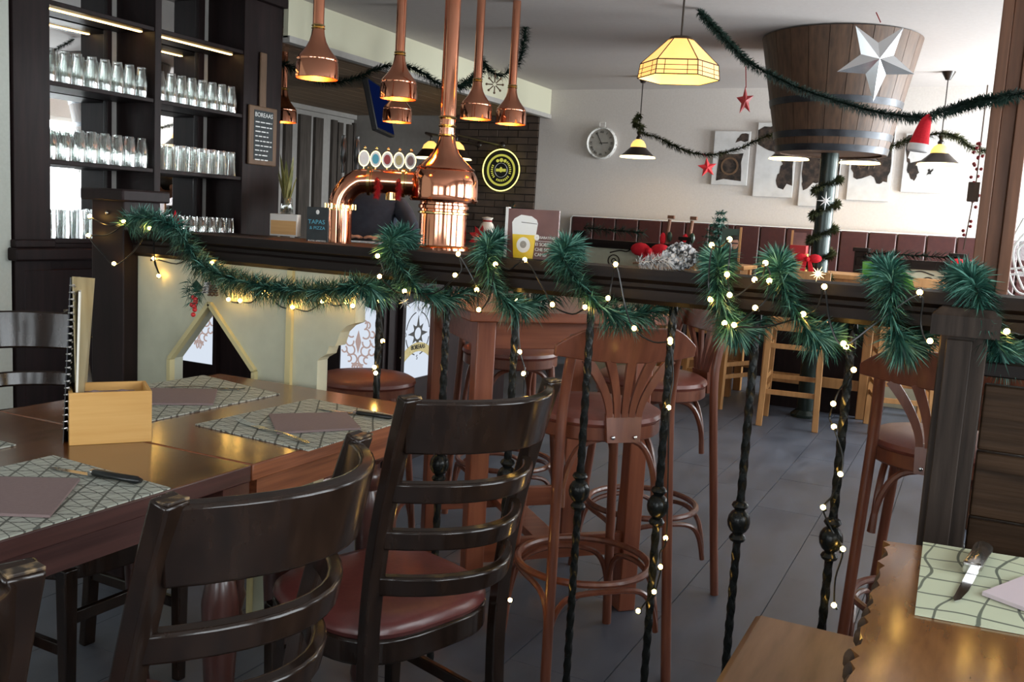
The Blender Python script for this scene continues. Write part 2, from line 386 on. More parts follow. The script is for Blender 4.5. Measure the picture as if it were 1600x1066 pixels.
# back wall: plaster, a brick pier, grey plaster behind the bar
struct(MB().span((-4.37, Y_BACK, 0), (X_RIGHT+.2, Y_BACK+.15, Z_CEIL)).build('wall_back', 'plaster', smooth=False))
struct(MB().span((XW-.2, Y_BACK+.06, 0), (-5.46, Y_BACK+.2, Z_CEIL)).build('wall_back_bar', 'greywall', smooth=False))
bw = struct(MB().span((-5.46, Y_BACK+.02, 0), (-4.37, Y_BACK+.2, Z_CEIL)).build('wall_brick', 'mortar', smooth=False))
bm_full = MB().box((0, 0, 0), (.232, .05, .066)).mesh('brick', 'brick', smooth=False)
bm_half = MB().box((0, 0, 0), (.111, .05, .066)).mesh('brick', 'brick', smooth=False)
z = .9; row = 0
while z < 2.42:
    x = -5.46
    while x < -4.38:
        half = (row % 2 and x == -5.46) or (x + .24 > -4.36)
        wd = .12 if half else .242
        inst(bm_half if half else bm_full, 'brick', bw, (x+wd/2, Y_BACK+.012+random.uniform(-.008, .006), z+.036)); x += wd
    z += .076; row += 1
# walls left of the bar, slatted wall, wall behind the camera
struct(MB().span((X_LEFT-.15, Y_FRONT-.2, 0), (X_LEFT, 5.08, Z_CEIL)).span((X_LEFT, Y_FRONT-.2, 0), (-4.30, 3.105, Z_CEIL)).build('wall_left', 'plaster_left', smooth=False))
struct(MB().span((XW, 4.98, 0), (X_LEFT-.15, 5.08, Z_CEIL)).build('wall_return', 'greywall', smooth=False))
sw = struct(MB().span((XW-.15, 5.08, 0), (XW, Y_BACK+.2, Z_CEIL)).build('wall_bar', 'greywall', smooth=False))
for p0, p1, pt in ((446, 457, 172), (469, 486, 178), (493, 505, 183), (520, 527, 187), (529, 536, 191), (544, 551, 194), (553, 559, 192), (563, 572, 198), (581, 592, 208)):
    a, b_ = PX(p0, pt, XW+.03), PX(p1, pt, XW+.03)
    MB().span((XW, a.y, 0), (XW+.04, b_.y, a.z)).build('slat', 'slatwood', sw, smooth=False)
struct(MB().span((XW, 5.08, ZB-.05), (XW+.05, Y_BACK+.05, ZB)).build('trim_1', 'greywall', smooth=False))
# low plank ceiling over the back of the bar and the cream soffit in front of it
bc = struct(MB().span((XW, 5.08, ZB+.02), (-4.29, Y_BACK+.06, ZB+.06)).build('ceiling_bar', 'ceilplank', smooth=False))
for i in range(13):
    MB().span((XW+.195*i+.004, 5.08, ZB), (XW+.195*(i+1)-.004, Y_BACK+.02, ZB+.022)).build('plank', 'ceilplank', bc, smooth=False)
so = struct(MB().span((-4.29, 5.08, ZB), (-4.25, Y_BACK, Z_CEIL)).build('wall_soffit', 'soffit', smooth=False))
MB().span((-4.30, 5.08, ZB-.03), (-4.235, Y_BACK, ZB+.012)).build('moulding', 'greywall', so, smooth=False)
def window_wall(name, axis, fixed, openings, lo, hi, sill, head):
    """wall with openings; axis 'y' = wall runs along y at x = fixed"""
    mb = MB(); th = .2
    def seg(a, b, z0, z1):
        if axis == 'y': mb.span((fixed, a, z0), (fixed+th, b, z1))
        else: mb.span((a, fixed-th, z0), (b, fixed, z1))
    seg(lo, hi, 0, sill); seg(lo, hi, head, Z_CEIL); e = lo
    for a, b in openings: seg(e, a, sill, head); e = b
    seg(e, hi, sill, head)
    struct(mb.build(name, 'plaster', smooth=False))
WN = [0]
def window(axis, fixed, a, b, sill, head, cols=2):
    WN[0] += 1
    t = bpy.data.objects.new('window_%d' % WN[0], None); C.objects.link(t); t['kind'] = 'structure'
    t.location = (fixed, (a+b)/2, sill) if axis == 'y' else ((a+b)/2, fixed, sill)
    rz = R(90) if axis == 'y' else 0; t.rotation_euler = (0, 0, rz); wd = b-a; h = head-sill
    f = MB()
    for x in (-wd/2+.03, wd/2-.03): f.box((x, 0, h/2), (.06, .07, h))
    for z in (.03, h-.03): f.box((0, 0, z), (wd-.12, .07, .06))
    f.build('window_frame', 'white_paint', t, smooth=False)
    for k in range(1, cols): MB().box((-wd/2+wd*k/cols, 0, h/2), (.035, .05, h-.12)).build('mullion', 'white_paint', t, smooth=False)
    MB().box((0, 0, h*.68), (wd-.12, .045, .03)).build('transom', 'white_paint', t, smooth=False)
    for k in range(cols): MB().box((-wd/2+wd*(k+.5)/cols, 0, h/2), (wd/cols-.04, .006, h-.12)).build('pane', 'pane', t, smooth=False)
    MB().box((0, .12, -.015), (wd+.08, .2, .03)).build('window_sill', 'white_paint', t, smooth=False)
    return t
window_wall('wall_right', 'y', X_RIGHT, WIN_R, Y_FRONT-.2, Y_BACK+.15, .8, 2.3)
for a, b in WIN_R: window('y', X_RIGHT+.06, a, b, .8, 2.3, 2)
window_wall('wall_front', 'x', Y_FRONT, WIN_F, X_LEFT, X_RIGHT, .9, 2.3)
for a, b in WIN_F: window('x', Y_FRONT-.06, a, b, .9, 2.3, 2)
# ------------------------------------------------------------------ dining tables
TZ = .79; TX0, TX1 = -2.08, -1.285
LEG_PROF = [(.03, 0), (.034, .02), (.030, .06), (.022, .09), (.030, .12), (.034, .14), (.027, .16), (.030, .30), (.036, .42), (.038, .50), (.030, .545), (.026, .555), (.038, .575), (.041, .59), (.038, .605), (.028, .615), (.028, .63), (.040, .645), (.040, .66), (.034, .67)]
def dining_table(y0, y1, label, top, edge, i0, i1, ix):
    cx, cy = (TX0+TX1)/2, (y0+y1)/2; wx, wy = TX1-TX0, y1-y0
    t = thing('dining_table', label, 'table', (cx, cy, 0))
    o = MB().box((0, 0, TZ-.018), (wx-.004, wy-.004, .036)).build('table_top', top, t, bevel=.003)
    o.data.materials.append(MATS[edge])
    for p in o.data.polygons:
        if abs(p.normal.z) < .5: p.material_index = 1
    a = MB()
    for s in (-1, 1):
        a.box((s*(wx/2-.07), 0, TZ-.075), (.022, wy-.16, .07)); a.box((0, s*(wy/2-.07), TZ-.075), (wx-.16, .022, .07))
    a.build('apron', edge, t)
    for sx in (-1, 1):
        for sy in (-1, 1):
            ly = -wy/2+i0 if sy < 0 else wy/2-i1
            l = MB().lathe([(.001, 0)]+LEG_PROF+[(.001, .67)], (sx*(wx/2-ix), ly, 0), 20).box((sx*(wx/2-ix), ly, .712), (.075, .075, .084))
            l.build('leg', 'legwood', t)
    return t
dining_table(.44, 1.461, 'near brown dining table with the bamboo box standing on it', 'tablewood', 'table_edge_dark', .06, .042, .042)
dining_table(1.4615, 2.205, 'far brown dining table with orange-red edge, next to the cream panel', 'tablewood2', 'table_edge', .28, .09, .16)

# ------------------------------------------------------------------ ladder-back chairs (face local +y)
def ladder_chair(wood='espresso_worn', seat='leather'):
    t = thing('ladder_back_chair', 'chair', 'chair')
    def postpath(s): return [(s*.178, -.215, 0), (s*.18, -.195, .25), (s*.183, -.19, .45), (s*.187, -.212, .66), (s*.192, -.262, .86), (s*.195, -.30, .985)]
    prof = [(-.019, -.014), (.019, -.014), (.019, .014), (-.019, .014)]
    for s in (-1, 1):
        MB().sweep(bez(postpath(s), 4), prof, (0, 1, .001)).build('back_post', wood, t, bevel=.004)
        MB().box((s*.195, -.300, .984), (.034, .026, .004)).build('worn_top', 'worn_edge', t, bevel=.001)
        MB().sweep([(s*.175, .165, 0), (s*.175, .165, .43)], [(-.017, -.017), (.017, -.017), (.017, .017), (-.017, .017)], (0, 1, 0), scl=[.8, 1.1]).build('front_leg', wood, t, bevel=.004)
        MB().bar((s*.177, -.185, .22), (s*.175, .155, .22), .016, .03).build('side_stretcher', wood, t, bevel=.003)
    MB().bar((-.165, .165, .30), (.165, .165, .30), .016, .032).build('front_stretcher', wood, t, bevel=.003)
    def yz(z): return -.19 - .11*max(0, (z-.45)/.535)**1.6
    for z, h in ((.925, .105), (.79, .042), (.69, .042), (.59, .042)):
        hw = .172 + .02*(z-.45)/.535; pts = []
        for i in range(13):
            u = -1 + 2*i/12; pts.append((u*hw, yz(z) - .115*(1-u*u), z + .006*(1-u*u)))
        rk = R(12)
        MB().sweep(pts, [(-.011, -h/2), (.011, -h/2), (.011, h/2), (-.011, h/2)], (0, -math.sin(rk), math.cos(rk))).build('back_slat', wood, t, bevel=.005)
    def outline(k, n=40):
        out = []
        for i in range(n):
            a = 2*math.pi*i/n; ca, sa = math.cos(a), math.sin(a); e = .62
            x = .215*math.copysign(abs(ca)**e, ca); y = .205*math.copysign(abs(sa)**e, sa); x *= 1 + .05*sa
            out.append((x*k, y*k))
        return out
    MB().slab([(x, y, .455) for x, y in outline(1)], .055).build('seat_frame', wood, t, bevel=.006)
    mb = MB(); rings = [(.97, .455), (1.0, .466), (.985, .480), (.92, .492), (.75, .499), (.4, .503)]; vs = []; n = 40
    for k, z in rings: vs += [(x, y, z) for x, y in outline(k)]
    fs = [(r*n+i, r*n+(i+1) % n, (r+1)*n+(i+1) % n, (r+1)*n+i) for r in range(len(rings)-1) for i in range(n)] + [tuple((len(rings)-1)*n+i for i in range(n))]
    mb.add(vs, fs).build('seat_cushion', seat, t)
    return t
LC = ladder_chair()
def put_chair(L, Rr, label, rake=.30):
    """chair whose back-post tops stand at L (left seen from behind) and Rr"""
    mid = (V(L)+V(Rr))/2; d = V(Rr)-V(L); a = math.atan2(d.y, d.x)
    f = V((-math.sin(a), math.cos(a), 0)); loc = mid + f*rake; loc.z = 0
    return place(LC, USED, loc, a, label, 'dark ladder-back dining chairs')
put_chair(PZ(660, 618, .985), PZ(848, 595, .985), 'dark ladder-back chair standing free beside the railing, burgundy seat in full view')
put_chair(PZ(260, 782, .985), PZ(566, 678, .985), 'dark ladder-back chair in the foreground tucked under the near dining table')
put_chair(V((-.82, .17, 0)), PZ(9, 893, .985), 'dark ladder-back chair at the near table, only its post top showing at the photo edge')
put_chair(V((-2.33, 1.87, 0)), V((-2.34, 1.48, 0)), 'dark ladder-back chair across the near table, facing the camera behind the spiral-bound menu')

# ------------------------------------------------------------------ bentwood bar stools (face local +y)
def bar_stool(back=True):
    t = thing('bentwood_bar_stool' if back else 'backless_bar_stool', 'stool', 'stool'); W = 'mahogany'; SZ = .765
    for s in (-1, 1):
        if back: pts = [(s*.190, -.225, 0), (s*.180, -.195, .35), (s*.168, -.165, .74), (s*.163, -.172, .88), (s*.160, -.205, 1.015)]
        else: pts = [(s*.185, -.185, 0), (s*.14, -.13, SZ-.04)]
        MB().tube(bez(pts, 5), .015, 10).build('rear_leg', W, t)
        MB().tube([(s*.185, .185, 0), (s*.135, .13, SZ-.04)], .015, 10).build('front_leg', W, t)
    MB().tube([(math.cos(a)*.20, math.sin(a)*.20, .30) for a in [2*math.pi*i/32 for i in range(32)]], .011, 8, closed=True).build('foot_ring', W, t)
    for q in range(4):
        a = q*math.pi/2; m3 = Matrix.Rotation(a, 3, 'Z')
        arch = [(-.172, .172, .13), (-.150, .172, .215), (-.105, .178, .262), (0, .192, .276), (.105, .178, .262), (.150, .172, .215), (.172, .172, .13)]
        MB().tube(bez([m3 @ V(p) for p in arch], 4), .009, 7).build('lower_brace', W, t)
        arch = [(-.150, .145, .52), (-.135, .143, .62), (-.09, .14, .695), (0, .14, .715), (.09, .14, .695), (.135, .143, .62), (.150, .145, .52)]
        MB().tube(bez([m3 @ V(p) for p in arch], 4), .0095, 7).build('upper_brace', W, t)
    MB().lathe([(.001, SZ-.05), (.192, SZ-.05), (.198, SZ-.045), (.198, SZ-.01), (.001, SZ-.01)], n=36).build('seat_frame', W, t)
    MB().lathe([(.195, SZ-.01), (.203, SZ), (.200, SZ+.012), (.178, SZ+.024), (.10, SZ+.030), (.001, SZ+.032)], n=36).build('seat_cushion', 'leather_stool', t)
    if not back: return t
    def arc(s, z):                                             # back surface: bowed in plan, raked
        return V((s, -.165 - .34*max(0, z-.80)**1.5*.9 - .035*(1-(s/.2)**2) - .02, z))
    n = 20; vs = []; fs = []
    for i in range(n+1):
        s = -.213 + .426*i/n; u = abs(s)/.213
        top = 1.045 - .055*max(0, (u-.55)/.45)**1.4; bot = .945 + .016*u*u
        if u > .93: bot = .96; top = min(top, .992)
        for off in (0, .016):
            for z in (bot, top): p = arc(s, z); p.y += off; vs.append(p)
    for i in range(n):
        a = i*4; b = a+4
        fs += [(a, b, b+1, a+1), (a+2, a+3, b+3, b+2), (a+1, b+1, b+3, a+3), (a, a+2, b+2, b)]
    fs += [(0, 1, 3, 2), (n*4, n*4+2, n*4+3, n*4+1)]
    MB().add(vs, fs).build('crest_rail', W, t, bevel=.003)
    pl = [(-.050, .72), (.050, .72), (.055, .80), (-.055, .80)]
    mb = MB(); vs = []
    for off in (-.006, .006):
        vs += [arc(x, z) + V((0, off + (.004 if z < .75 else .012), 0)) for x, z in pl]
    mb.add(vs, [(0, 1, 2, 3), (4, 7, 6, 5), (0, 4, 5, 1), (1, 5, 6, 2), (2, 6, 7, 3), (3, 7, 4, 0)]).build('splat_foot', W, t)
    for k in range(5):
        u = -1 + k*.5; pts = []
        for i in range(9):
            v = i/8; z = .79 + .165*v; x = u*(.044 + .085*v**1.7); p = arc(x, z); p.y += .006 + .004*(1-v); pts.append(p)
        MB().sweep(pts, [(-.011, -.005), (.011, -.005), (.011, .005), (-.011, .005)], (0, -1, .1), scl=[.82+.4*i/8 for i in range(9)]).build('back_splat', W, t)
    for s in (-1, 1):
        p = arc(s*.034, .735); MB().ball((p.x, p.y-.004, p.z), .006, 8, 5, (1, .6, 1)).build('bolt', 'chrome', t)
    return t
BS = bar_stool(); BL = bar_stool(False)
GS = 'reddish bentwood bar stools'
place(BS, USED, (-.985, 2.60, 0), R(45), 'bentwood bar stool seen from behind past the railing, fan back before the tall table', GS)
place(BS, USED, (-1.03, 3.29, 0), R(135), 'bentwood bar stool seen side-on at the right end of the tall red table', GS)
place(BS, USED, (-1.72, 3.52, 0), R(225), 'bentwood bar stool on the far side of the tall red table, facing the camera', GS)
place(BS, USED, (-.03, 2.84, 0), R(-4), 'bentwood bar stool with darker fan back beside the post with the chamfered cap', GS)
BL.scale = (.92, .92, .90)
place(BL, USED, (-2.0, 2.88, 0), R(20), 'low-seated reddish stool without a back, before the lit bar panels', GS)

# ------------------------------------------------------------------ tall tables
def tall_table(name, label, loc, rz, sx, sy, z, wood_h, wood_v, leg=.062, th=.032, stretch=.24):
    t = thing(name, label, 'table', loc, rz)
    MB().box((0, 0, z-th/2), (sx, sy, th)).build('table_top', wood_h, t, bevel=.004)
    ix, iy = sx/2-.035-leg/2, sy/2-.035-leg/2
    for s in (-1, 1):
        MB().box((0, s*iy, z-th-.045), (2*ix-leg, .024, .09)).build('apron', wood_h, t, bevel=.002)
        MB().box((s*ix, 0, z-th-.045), (.024, 2*iy-leg, .09)).build('apron', wood_h, t, bevel=.002)
        MB().box((0, s*iy, stretch), (2*ix-leg, .026, .075)).build('stretcher', wood_h, t, bevel=.002)
        for s2 in (-1, 1): MB().box((s*ix, s2*iy, (z-th)/2), (leg, leg, z-th)).build('leg', wood_v, t, bevel=.004)
    MB().box((0, 0, stretch), (.09, 2*iy-.026, .03)).build('cross_stretcher', wood_h, t, bevel=.002)
    return t
tc_ = V((-1.375, 2.522, 0)) + V((.707, .707, 0))*.345 + V((-.707, .707, 0))*.345
tall_table('tall_table', 'tall reddish wooden bar table standing cornerwise behind the railing', tc_, R(45), .69, .69, 1.03, 'redwood', 'redwood_v')
tall_table('tall_table', 'tall reddish table at the right with a sunlit top behind the plank partition', (.62, 3.35, 0), R(0), .7, .8, 1.03, 'redwood', 'redwood_v')
tt1 = tall_table('tall_table', 'tall oak table behind the barrel column with a bamboo caddy on it', (-1.02, 7.52, 0), 0, .84, .62, 1.05, 'oak', 'oak')
tt2 = tall_table('tall_table', 'tall oak table left of the barrel column carrying a small fir', (-2.04, 7.66, 0), 0, .80, .50, 1.05, 'oak', 'oak')
tall_table('tall_table', 'tall oak table right of the barrel column, mostly behind the garland', (.12, 7.50, 0), 0, .80, .62, .94, 'oak', 'oak')

MB().box((0, .02, .46), (.66, .36, .92)).build('pedestal', 'cabinet', tt1, smooth=False)
# ------------------------------------------------------------------ square oak bar stools (face local +y)
def oak_stool():
    t = thing('oak_bar_stool', 'stool', 'stool'); W = 'oak'
    for s in (-1, 1):
        MB().sweep([(s*.185, -.20, 0), (s*.175, -.175, .45), (s*.17, -.17, .78), (s*.17, -.20, 1.08)], [(-.02, -.016), (.02, -.016), (.02, .016), (-.02, .016)], (0, 1, .001)).build('rear_leg', W, t, bevel=.003)
        MB().sweep([(s*.175, .19, 0), (s*.165, .17, .72)], [(-.018, -.018), (.018, -.018), (.018, .018), (-.018, .018)], (0, 1, 0)).build('front_leg', W, t, bevel=.003)
        for z in (.24, .33, .55): MB().bar((s*.175, -.17, z), (s*.168, .165, z), .016, .032).build('side_rail', W, t, bevel=.002)
    for z in (.24, .56): MB().bar((-.165, -.18, z), (.165, -.18, z), .018, .034).build('rear_rail', W, t, bevel=.002)
    MB().bar((-.165, .178, .30), (.165, .178, .30), .018, .034).build('front_rail', W, t, bevel=.002)
    MB().box((0, 0, .695), (.34, .35, .06)).build('seat_apron', W, t, bevel=.004)
    MB().box((0, .005, .740), (.39, .39, .032)).build('seat', W, t, bevel=.012)
    MB().bar((-.155, -.178, .80), (.155, -.178, .80), .018, .04).build('back_rail', W, t, bevel=.002)
    MB().bar((-.155, -.200, 1.05), (.155, -.200, 1.05), .02, .06).build('crest_rail', W, t, bevel=.004)
    for k in range(5):
        x = -.11+.055*k; MB().bar((x, -.178, .81), (x, -.198, 1.03), .022, .010, (0, 1, 0)).build('back_slat', W, t)
    return t
OS = oak_stool(); GO = 'square oak bar stools around the barrel column'
place(OS, USED, (-1.08, 6.72, 0), R(6), 'square oak bar stool in the middle, whole frame visible under the garland', GO)
place(OS, USED, (-1.70, 7.15, 0), R(-25), 'square oak bar stool farthest left, partly behind the reddish stool', GO)
place(OS, USED, (-.40, 6.98, 0), R(12), 'square oak bar stool right of the lit baluster, behind the dark fan-back stool', GO)
# ------------------------------------------------------------------ railing with beam, twisted balusters, cream panel and end post
YR = 2.25; BT = 1.213                                          # front face and top of the beam
rl = thing('railing', 'dark wooden railing beam on twisted black iron balusters, wound with a garland', 'railing', (-1.0, YR+.06, 0))
o0 = V(rl.location)
prof = [(0, BT), (.135, BT), (.135, BT-.026), (.118, BT-.036), (.118, BT-.046), (.128, BT-.052), (.128, BT-.076), (.112, BT-.088), (.023, BT-.088), (.007, BT-.076), (.007, BT-.052), (.017, BT-.046), (.017, BT-.036), (0, BT-.026)]
xl = PY(193, 400, YR-.03).x; xr = 1.45
vs = [(x-o0.x, YR-.0+py-o0.y, pz) for x in (xl-.01, xr) for py, pz in prof]; k = len(prof)
MB().add(vs, [tuple(range(k)), tuple(range(k, 2*k))[::-1]] + [(i, (i+1) % k, k+(i+1) % k, k+i) for i in range(k)]).build('beam', 'beamwood', rl, smooth=False)
# balusters
def baluster(x):
    zt = BT-.088; mb = MB(); n = 110; vs = []; fs = []
    for i in range(n+1):
        z = zt*i/n; a = z*34; r = .0098
        if abs(z-.60) < .05: a = 0
        for q in range(8):
            b = a + q*math.pi/4; rr_ = r*(1.0 if q % 2 else 1.14); vs.append((x+math.cos(b)*rr_, math.sin(b)*rr_, z))
    for i in range(n): fs += [(i*8+q, i*8+(q+1) % 8, i*8+8+(q+1) % 8, i*8+8+q) for q in range(8)]
    o = mb.add(vs, fs).build('baluster', 'iron', rl, angle=60)
    MB().lathe([(.010, .548), (.018, .553), (.021, .560), (.017, .567), (.012, .571), (.020, .578), (.0265, .590), (.0285, .602), (.0265, .615), (.020, .626), (.012, .632), (.017, .637), (.021, .643), (.018, .650), (.010, .655)], (x, 0, 0), 18).build('baluster_knob', 'iron', o)
for px, py in ((594, 460), (699, 470), (808, 464), (923, 500), (1049, 523), (1182, 510), (1330, 540)):
    baluster(PY(px, py, YR+.06).x - o0.x)
baluster(.02-o0.x); baluster(.26-o0.x); baluster(.50-o0.x)
# end post
lp = V((xl-.075, YR+.045, 0)) - o0
MB().box((lp.x, lp.y, .655), (.15, .15, 1.31)).build('end_post', 'cabinet', rl, bevel=.004)
MB().box((lp.x, lp.y, 1.322), (.20, .20, .040)).build('post_cap', 'cabinet', rl, bevel=.006)
for dx, dy in ((.076, .0), (-.0, -.076)): MB().ball((lp.x+dx, lp.y+dy, 1.262), .007, 8, 5).build('screw_cap', 'steel', rl)
# cream panel with a pentagon opening and a scrolled end, under the left part of the beam
YP = YR+.03; zb = BT-.088
def w2(px, py): p = PY(px, py, YP); return (p.x-o0.x, p.z)
cpan = []
x0 = xl-o0.x; apex = w2(330, 474); lt = w2(268, 560); rt = w2(400, 580)
left = [(x0, .0), (lt[0], .0), lt, apex, (apex[0], zb), (x0, zb)]
scr = [w2(556, 445), w2(555, 505), w2(541, 510), w2(531, 520), w2(527, 533), w2(524, 541), w2(514, 541), w2(510, 554), w2(499, 560), w2(496, 564), w2(495, 600)]
right = [(rt[0], .0), (scr[-1][0]-.003, .0)] + scr[::-1] + [(scr[0][0], zb), (apex[0], zb), apex, rt]
th = .05
pn = MB().prism(left, (0, YP+th-o0.y, 0), (1, 0, 0), (0, 0, 1), th).prism(right, (0, YP+th-o0.y, 0), (1, 0, 0), (0, 0, 1), th).build('cream_panel', 'cream', rl, smooth=False, label='cream painted panel with a pentagon opening and scrolled end')
yf = YP-o0.y
for a, b_ in (((lt[0], 0), lt), (lt, apex), (apex, rt), (rt, (rt[0], 0))):
    MB().bar((a[0], yf-.004, a[1]), (b_[0], yf-.004, b_[1]), .014, .022, (0, 1, 0)).build('opening_trim', 'cream_trim', rl, smooth=False)
bx = w2(455, 500)[0]
MB().box((bx, yf-.006, zb/2), (.020, .014, zb)).build('batten', 'cream_trim', rl, smooth=False)
# ------------------------------------------------------------------ plank partition with chamfered post, right
cp = PZ(1508, 500, 1.175); cp = P(1510, 500, 2.02)
pt = thing('plank_partition', 'dark rough plank partition with a chamfered post cap in front of the railing', 'partition', (cp.x, cp.y, 0))
MB().box((0, .0, .565), (.092, .092, 1.13)).build('post', 'postwood', pt, bevel=.003)
hc = MB(); hc.add([(sx*.066, sy*.066, z) for z in (1.128, 1.170) for sx, sy in ((-1, -1), (1, -1), (1, 1), (-1, 1))] + [(sx*.050, sy*.050, 1.186) for sx, sy in ((-1, -1), (1, -1), (1, 1), (-1, 1))],
       [(3, 2, 1, 0), (0, 1, 5, 4), (1, 2, 6, 5), (2, 3, 7, 6), (3, 0, 4, 7), (4, 5, 9, 8), (5, 6, 10, 9), (6, 7, 11, 10), (7, 4, 8, 11), (8, 9, 10, 11)])
hc.build('post_cap', 'postwood', pt, smooth=False)
MB().box((-.008, -.051, .56), (.05, .012, 1.12)).build('post_board', 'postwood', pt, bevel=.002)
for i in range(7):
    z = .075+.147*i; MB().box((.60, .0+random.uniform(-.004, .004), z), (1.10, .035, .142)).build('plank', 'plankwood', pt, bevel=.004)
MB().box((.60, 0, 1.062), (1.12, .07, .03)).build('top_rail', 'beamwood', pt, bevel=.003)
# ------------------------------------------------------------------ tall pine post and its trimmings, right of the back wall
pp = P(1552, 376, 4.3)
po = thing('timber_post', 'tall brown timber post of joined boards rising to the ceiling at the right', 'post', (pp.x, pp.y, 0))
for dx, dy, sx, sy in ((-.052, 0, .045, .13), (0, .012, .058, .12), (.056, -.005, .052, .13)):
    MB().box((dx, dy, Z_CEIL/2), (sx, sy, Z_CEIL)).build('board', 'pinepost', po, bevel=.004)
# ------------------------------------------------------------------ live-edge table, lower right
TR = .79
a0, a1, a2 = PZ(1380, 845, TR), PZ(1335, 988, TR), PZ(1600, 874, TR)
ux = (a2-a0); ux.z = 0; ux.normalize(); uy = V((ux.y, -ux.x, 0)) ; loc = a0.copy(); loc.z = 0
rt_ = thing('live_edge_table', 'glossy rustic table with a chipped live edge, lower right corner', 'table', loc)
edge = []; n = 46; dirn = (a1-a0); dirn.z = 0; dirn.normalize(); L_ = .92
rnd = random.Random(3)
for i in range(n+1):
    s = L_*i/n; sc = abs(math.sin(i*1.15+.6*math.sin(i*.7)))*.012 + rnd.uniform(0, .004)
    edge.append(dirn*s + ux*(sc))
top = [V((0, 0, 0))+ux*0] + edge[1:] + [dirn*L_+ux*1.25, ux*1.25]
o = MB().slab([p+V((0, 0, TR)) for p in top], .036).build('table_top', 'live_edge', rt_, smooth=False)
for i in range(1, n-1, 2):
    p = edge[i]; MB().ball((p.x-ux.x*-.004, p.y-ux.y*-.004, TR-.016), .013, 7, 5, (1, 1.1, 1.25)).build('bark_scallop', 'bark', rt_)
for a, b_ in ((.14, .12), (.14, L_-.14), (1.1, .12), (1.1, L_-.14)):
    q = ux*a + dirn*b_; MB().box((q.x, q.y, (TR-.036)/2), (.07, .07, TR-.036), math.atan2(ux.y, ux.x)).build('leg', 'plankwood', rt_, bevel=.004)
# rustic bench pushed under that table
b0 = PZ(1180, 955, .46)
rb_ = thing('rustic_bench', 'rustic brown wooden bench with rounded edges at the bottom edge, beside the live-edge table', 'bench', (b0.x+.18, b0.y-.55, 0))
MB().box((0, 0, .435), (.36, 1.10, .05)).build('bench_seat', 'benchwood', rb_, bevel=.018)
for sx in (-1, 1):
    for sy in (-1, 1): MB().box((sx*.13, sy*.46, .205), (.06, .06, .41)).build('leg', 'plankwood', rb_, bevel=.004)
MB().box((0, 0, .12), (.05, .86, .04)).build('stretcher', 'plankwood', rb_, bevel=.004)
# ------------------------------------------------------------------ bar counter, L-shaped, with backlit panels
BX, BY, BZ = -2.66, 4.02, 1.13
bar = thing('bar_counter', 'dark wooden bar counter with white backlit panels behind the railing', 'bar', (BX, BY, 0))
MB().span((-1.55, 0, 0), (0, .12, BZ-.045)).build('front_body', 'cabinet', bar, smooth=False)
MB().span((-.12, .12, 0), (0, 1.35, BZ-.045)).build('side_body', 'cabinet', bar, smooth=False)
MB().prism([(-1.55, -.20), (.22, -.20), (.22, 1.35), (-.42, 1.35), (-.42, .50), (-1.55, .50)], (0, 0, BZ-.045), (1, 0, 0), (0, 1, 0), .045).build('counter_top', 'beamwood', bar, bevel=.008)
MB().span((-1.55, -.03, 0), (.03, 0, .12)).span((0, 0, 0), (.03, 1.35, .12)).build('plinth', 'cabinet', bar, smooth=False)
def damask(mb, c, u, v, n, h):
    """curled ornamental motif"""
    c, u, v = V(c), V(u), V(v)
    for k in range(7):
        s = -1 + k/3; wd = .30*(1-abs(s)**1.6)+.05
        for sg in (-1, 1):
            for q, (r, off) in enumerate(((.085, .5), (.055, .95))):
                ctr = c + v*(s*h*.46) + u*(sg*wd*h*off)
                ang = [2*math.pi*i/14 for i in range(10)]
                mb.sweep([ctr + u*(sg*math.cos(a+k)*r*h) + v*(math.sin(a+k)*r*h) + n*.002 for a in ang], [(-.004, -.001), (.004, -.001), (.004, .001), (-.004, .001)], n)
    mb.prism([(0, -.2*h), (.06*h, 0), (0, .2*h), (-.06*h, 0)], c, u, v, .002)
def lit_panel(o, u, wd, z0, z1, n):
    o = V(o); u = V(u); v = V((0, 0, 1)); n = V(n)
    h = z1-z0; poly = [(0, 0), (wd, 0), (wd, h-.03), (wd*.5, h), (0, h-.03)]
    mb = MB(); k = len(poly); base = [o + u*a + v*(b+z0) for a, b in poly]
    mb.add([p + n*.004 for p in base] + [p + n*.02 for p in base], [tuple(range(k)), tuple(range(k, 2*k))] + [(i, (i+1) % k, k+(i+1) % k, k+i) for i in range(k)])
    ob = mb.build('lit_panel', 'lit_panel', bar, smooth=False)
    fr = MB()
    for a, b_ in ((-.03, 0), (wd, wd+.03)):
        p0 = o+u*a; p1 = o+u*b_
        fr.span(p0+v*(z0-.05)+n*.0, p1+v*(z1+.03)+n*.03)
    fr.span(o+u*0+v*(z0-.05), o+u*wd+v*z0+n*.03)
    fr.build('panel_frame', 'cabinet', bar, smooth=False)
    return ob
zt, zb_ = PY(575, 478, BY).z, PY(575, 592, BY).z
xa, xb = PY(537, 520, BY).x-BX, PY(597, 520, BY).x-BX
lit_panel((xa, 0, 0), (1, 0, 0), xb-xa, zb_-.05, zt, (0, -1, 0))
g = MB(); damask(g, ((xa+xb)/2-.01, -.021, (zt+zb_)/2), (1, 0, 0), (0, 0, 1), V((0, -1, 0)), .30); g.build('damask_print', 'ornament', bar, recalc=False)
xc, xd = PY(262, 540, BY).x-BX, PY(338, 540, BY).x-BX
lit = lit_panel((xc, 0, 0), (1, 0, 0), xd-xc, zb_-.05, zt, (0, -1, 0))
g = MB(); damask(g, (PY(315, 560, BY).x-BX, -.021, (zt+zb_)/2), (1, 0, 0), (0, 0, 1), V((0, -1, 0)), .30); g.build('damask_print', 'ornament', bar, recalc=False)
xe = (xd+xa)/2
ya, yb = PX(626, 520, BX).y-BY, PX(668, 520, BX).y-BY
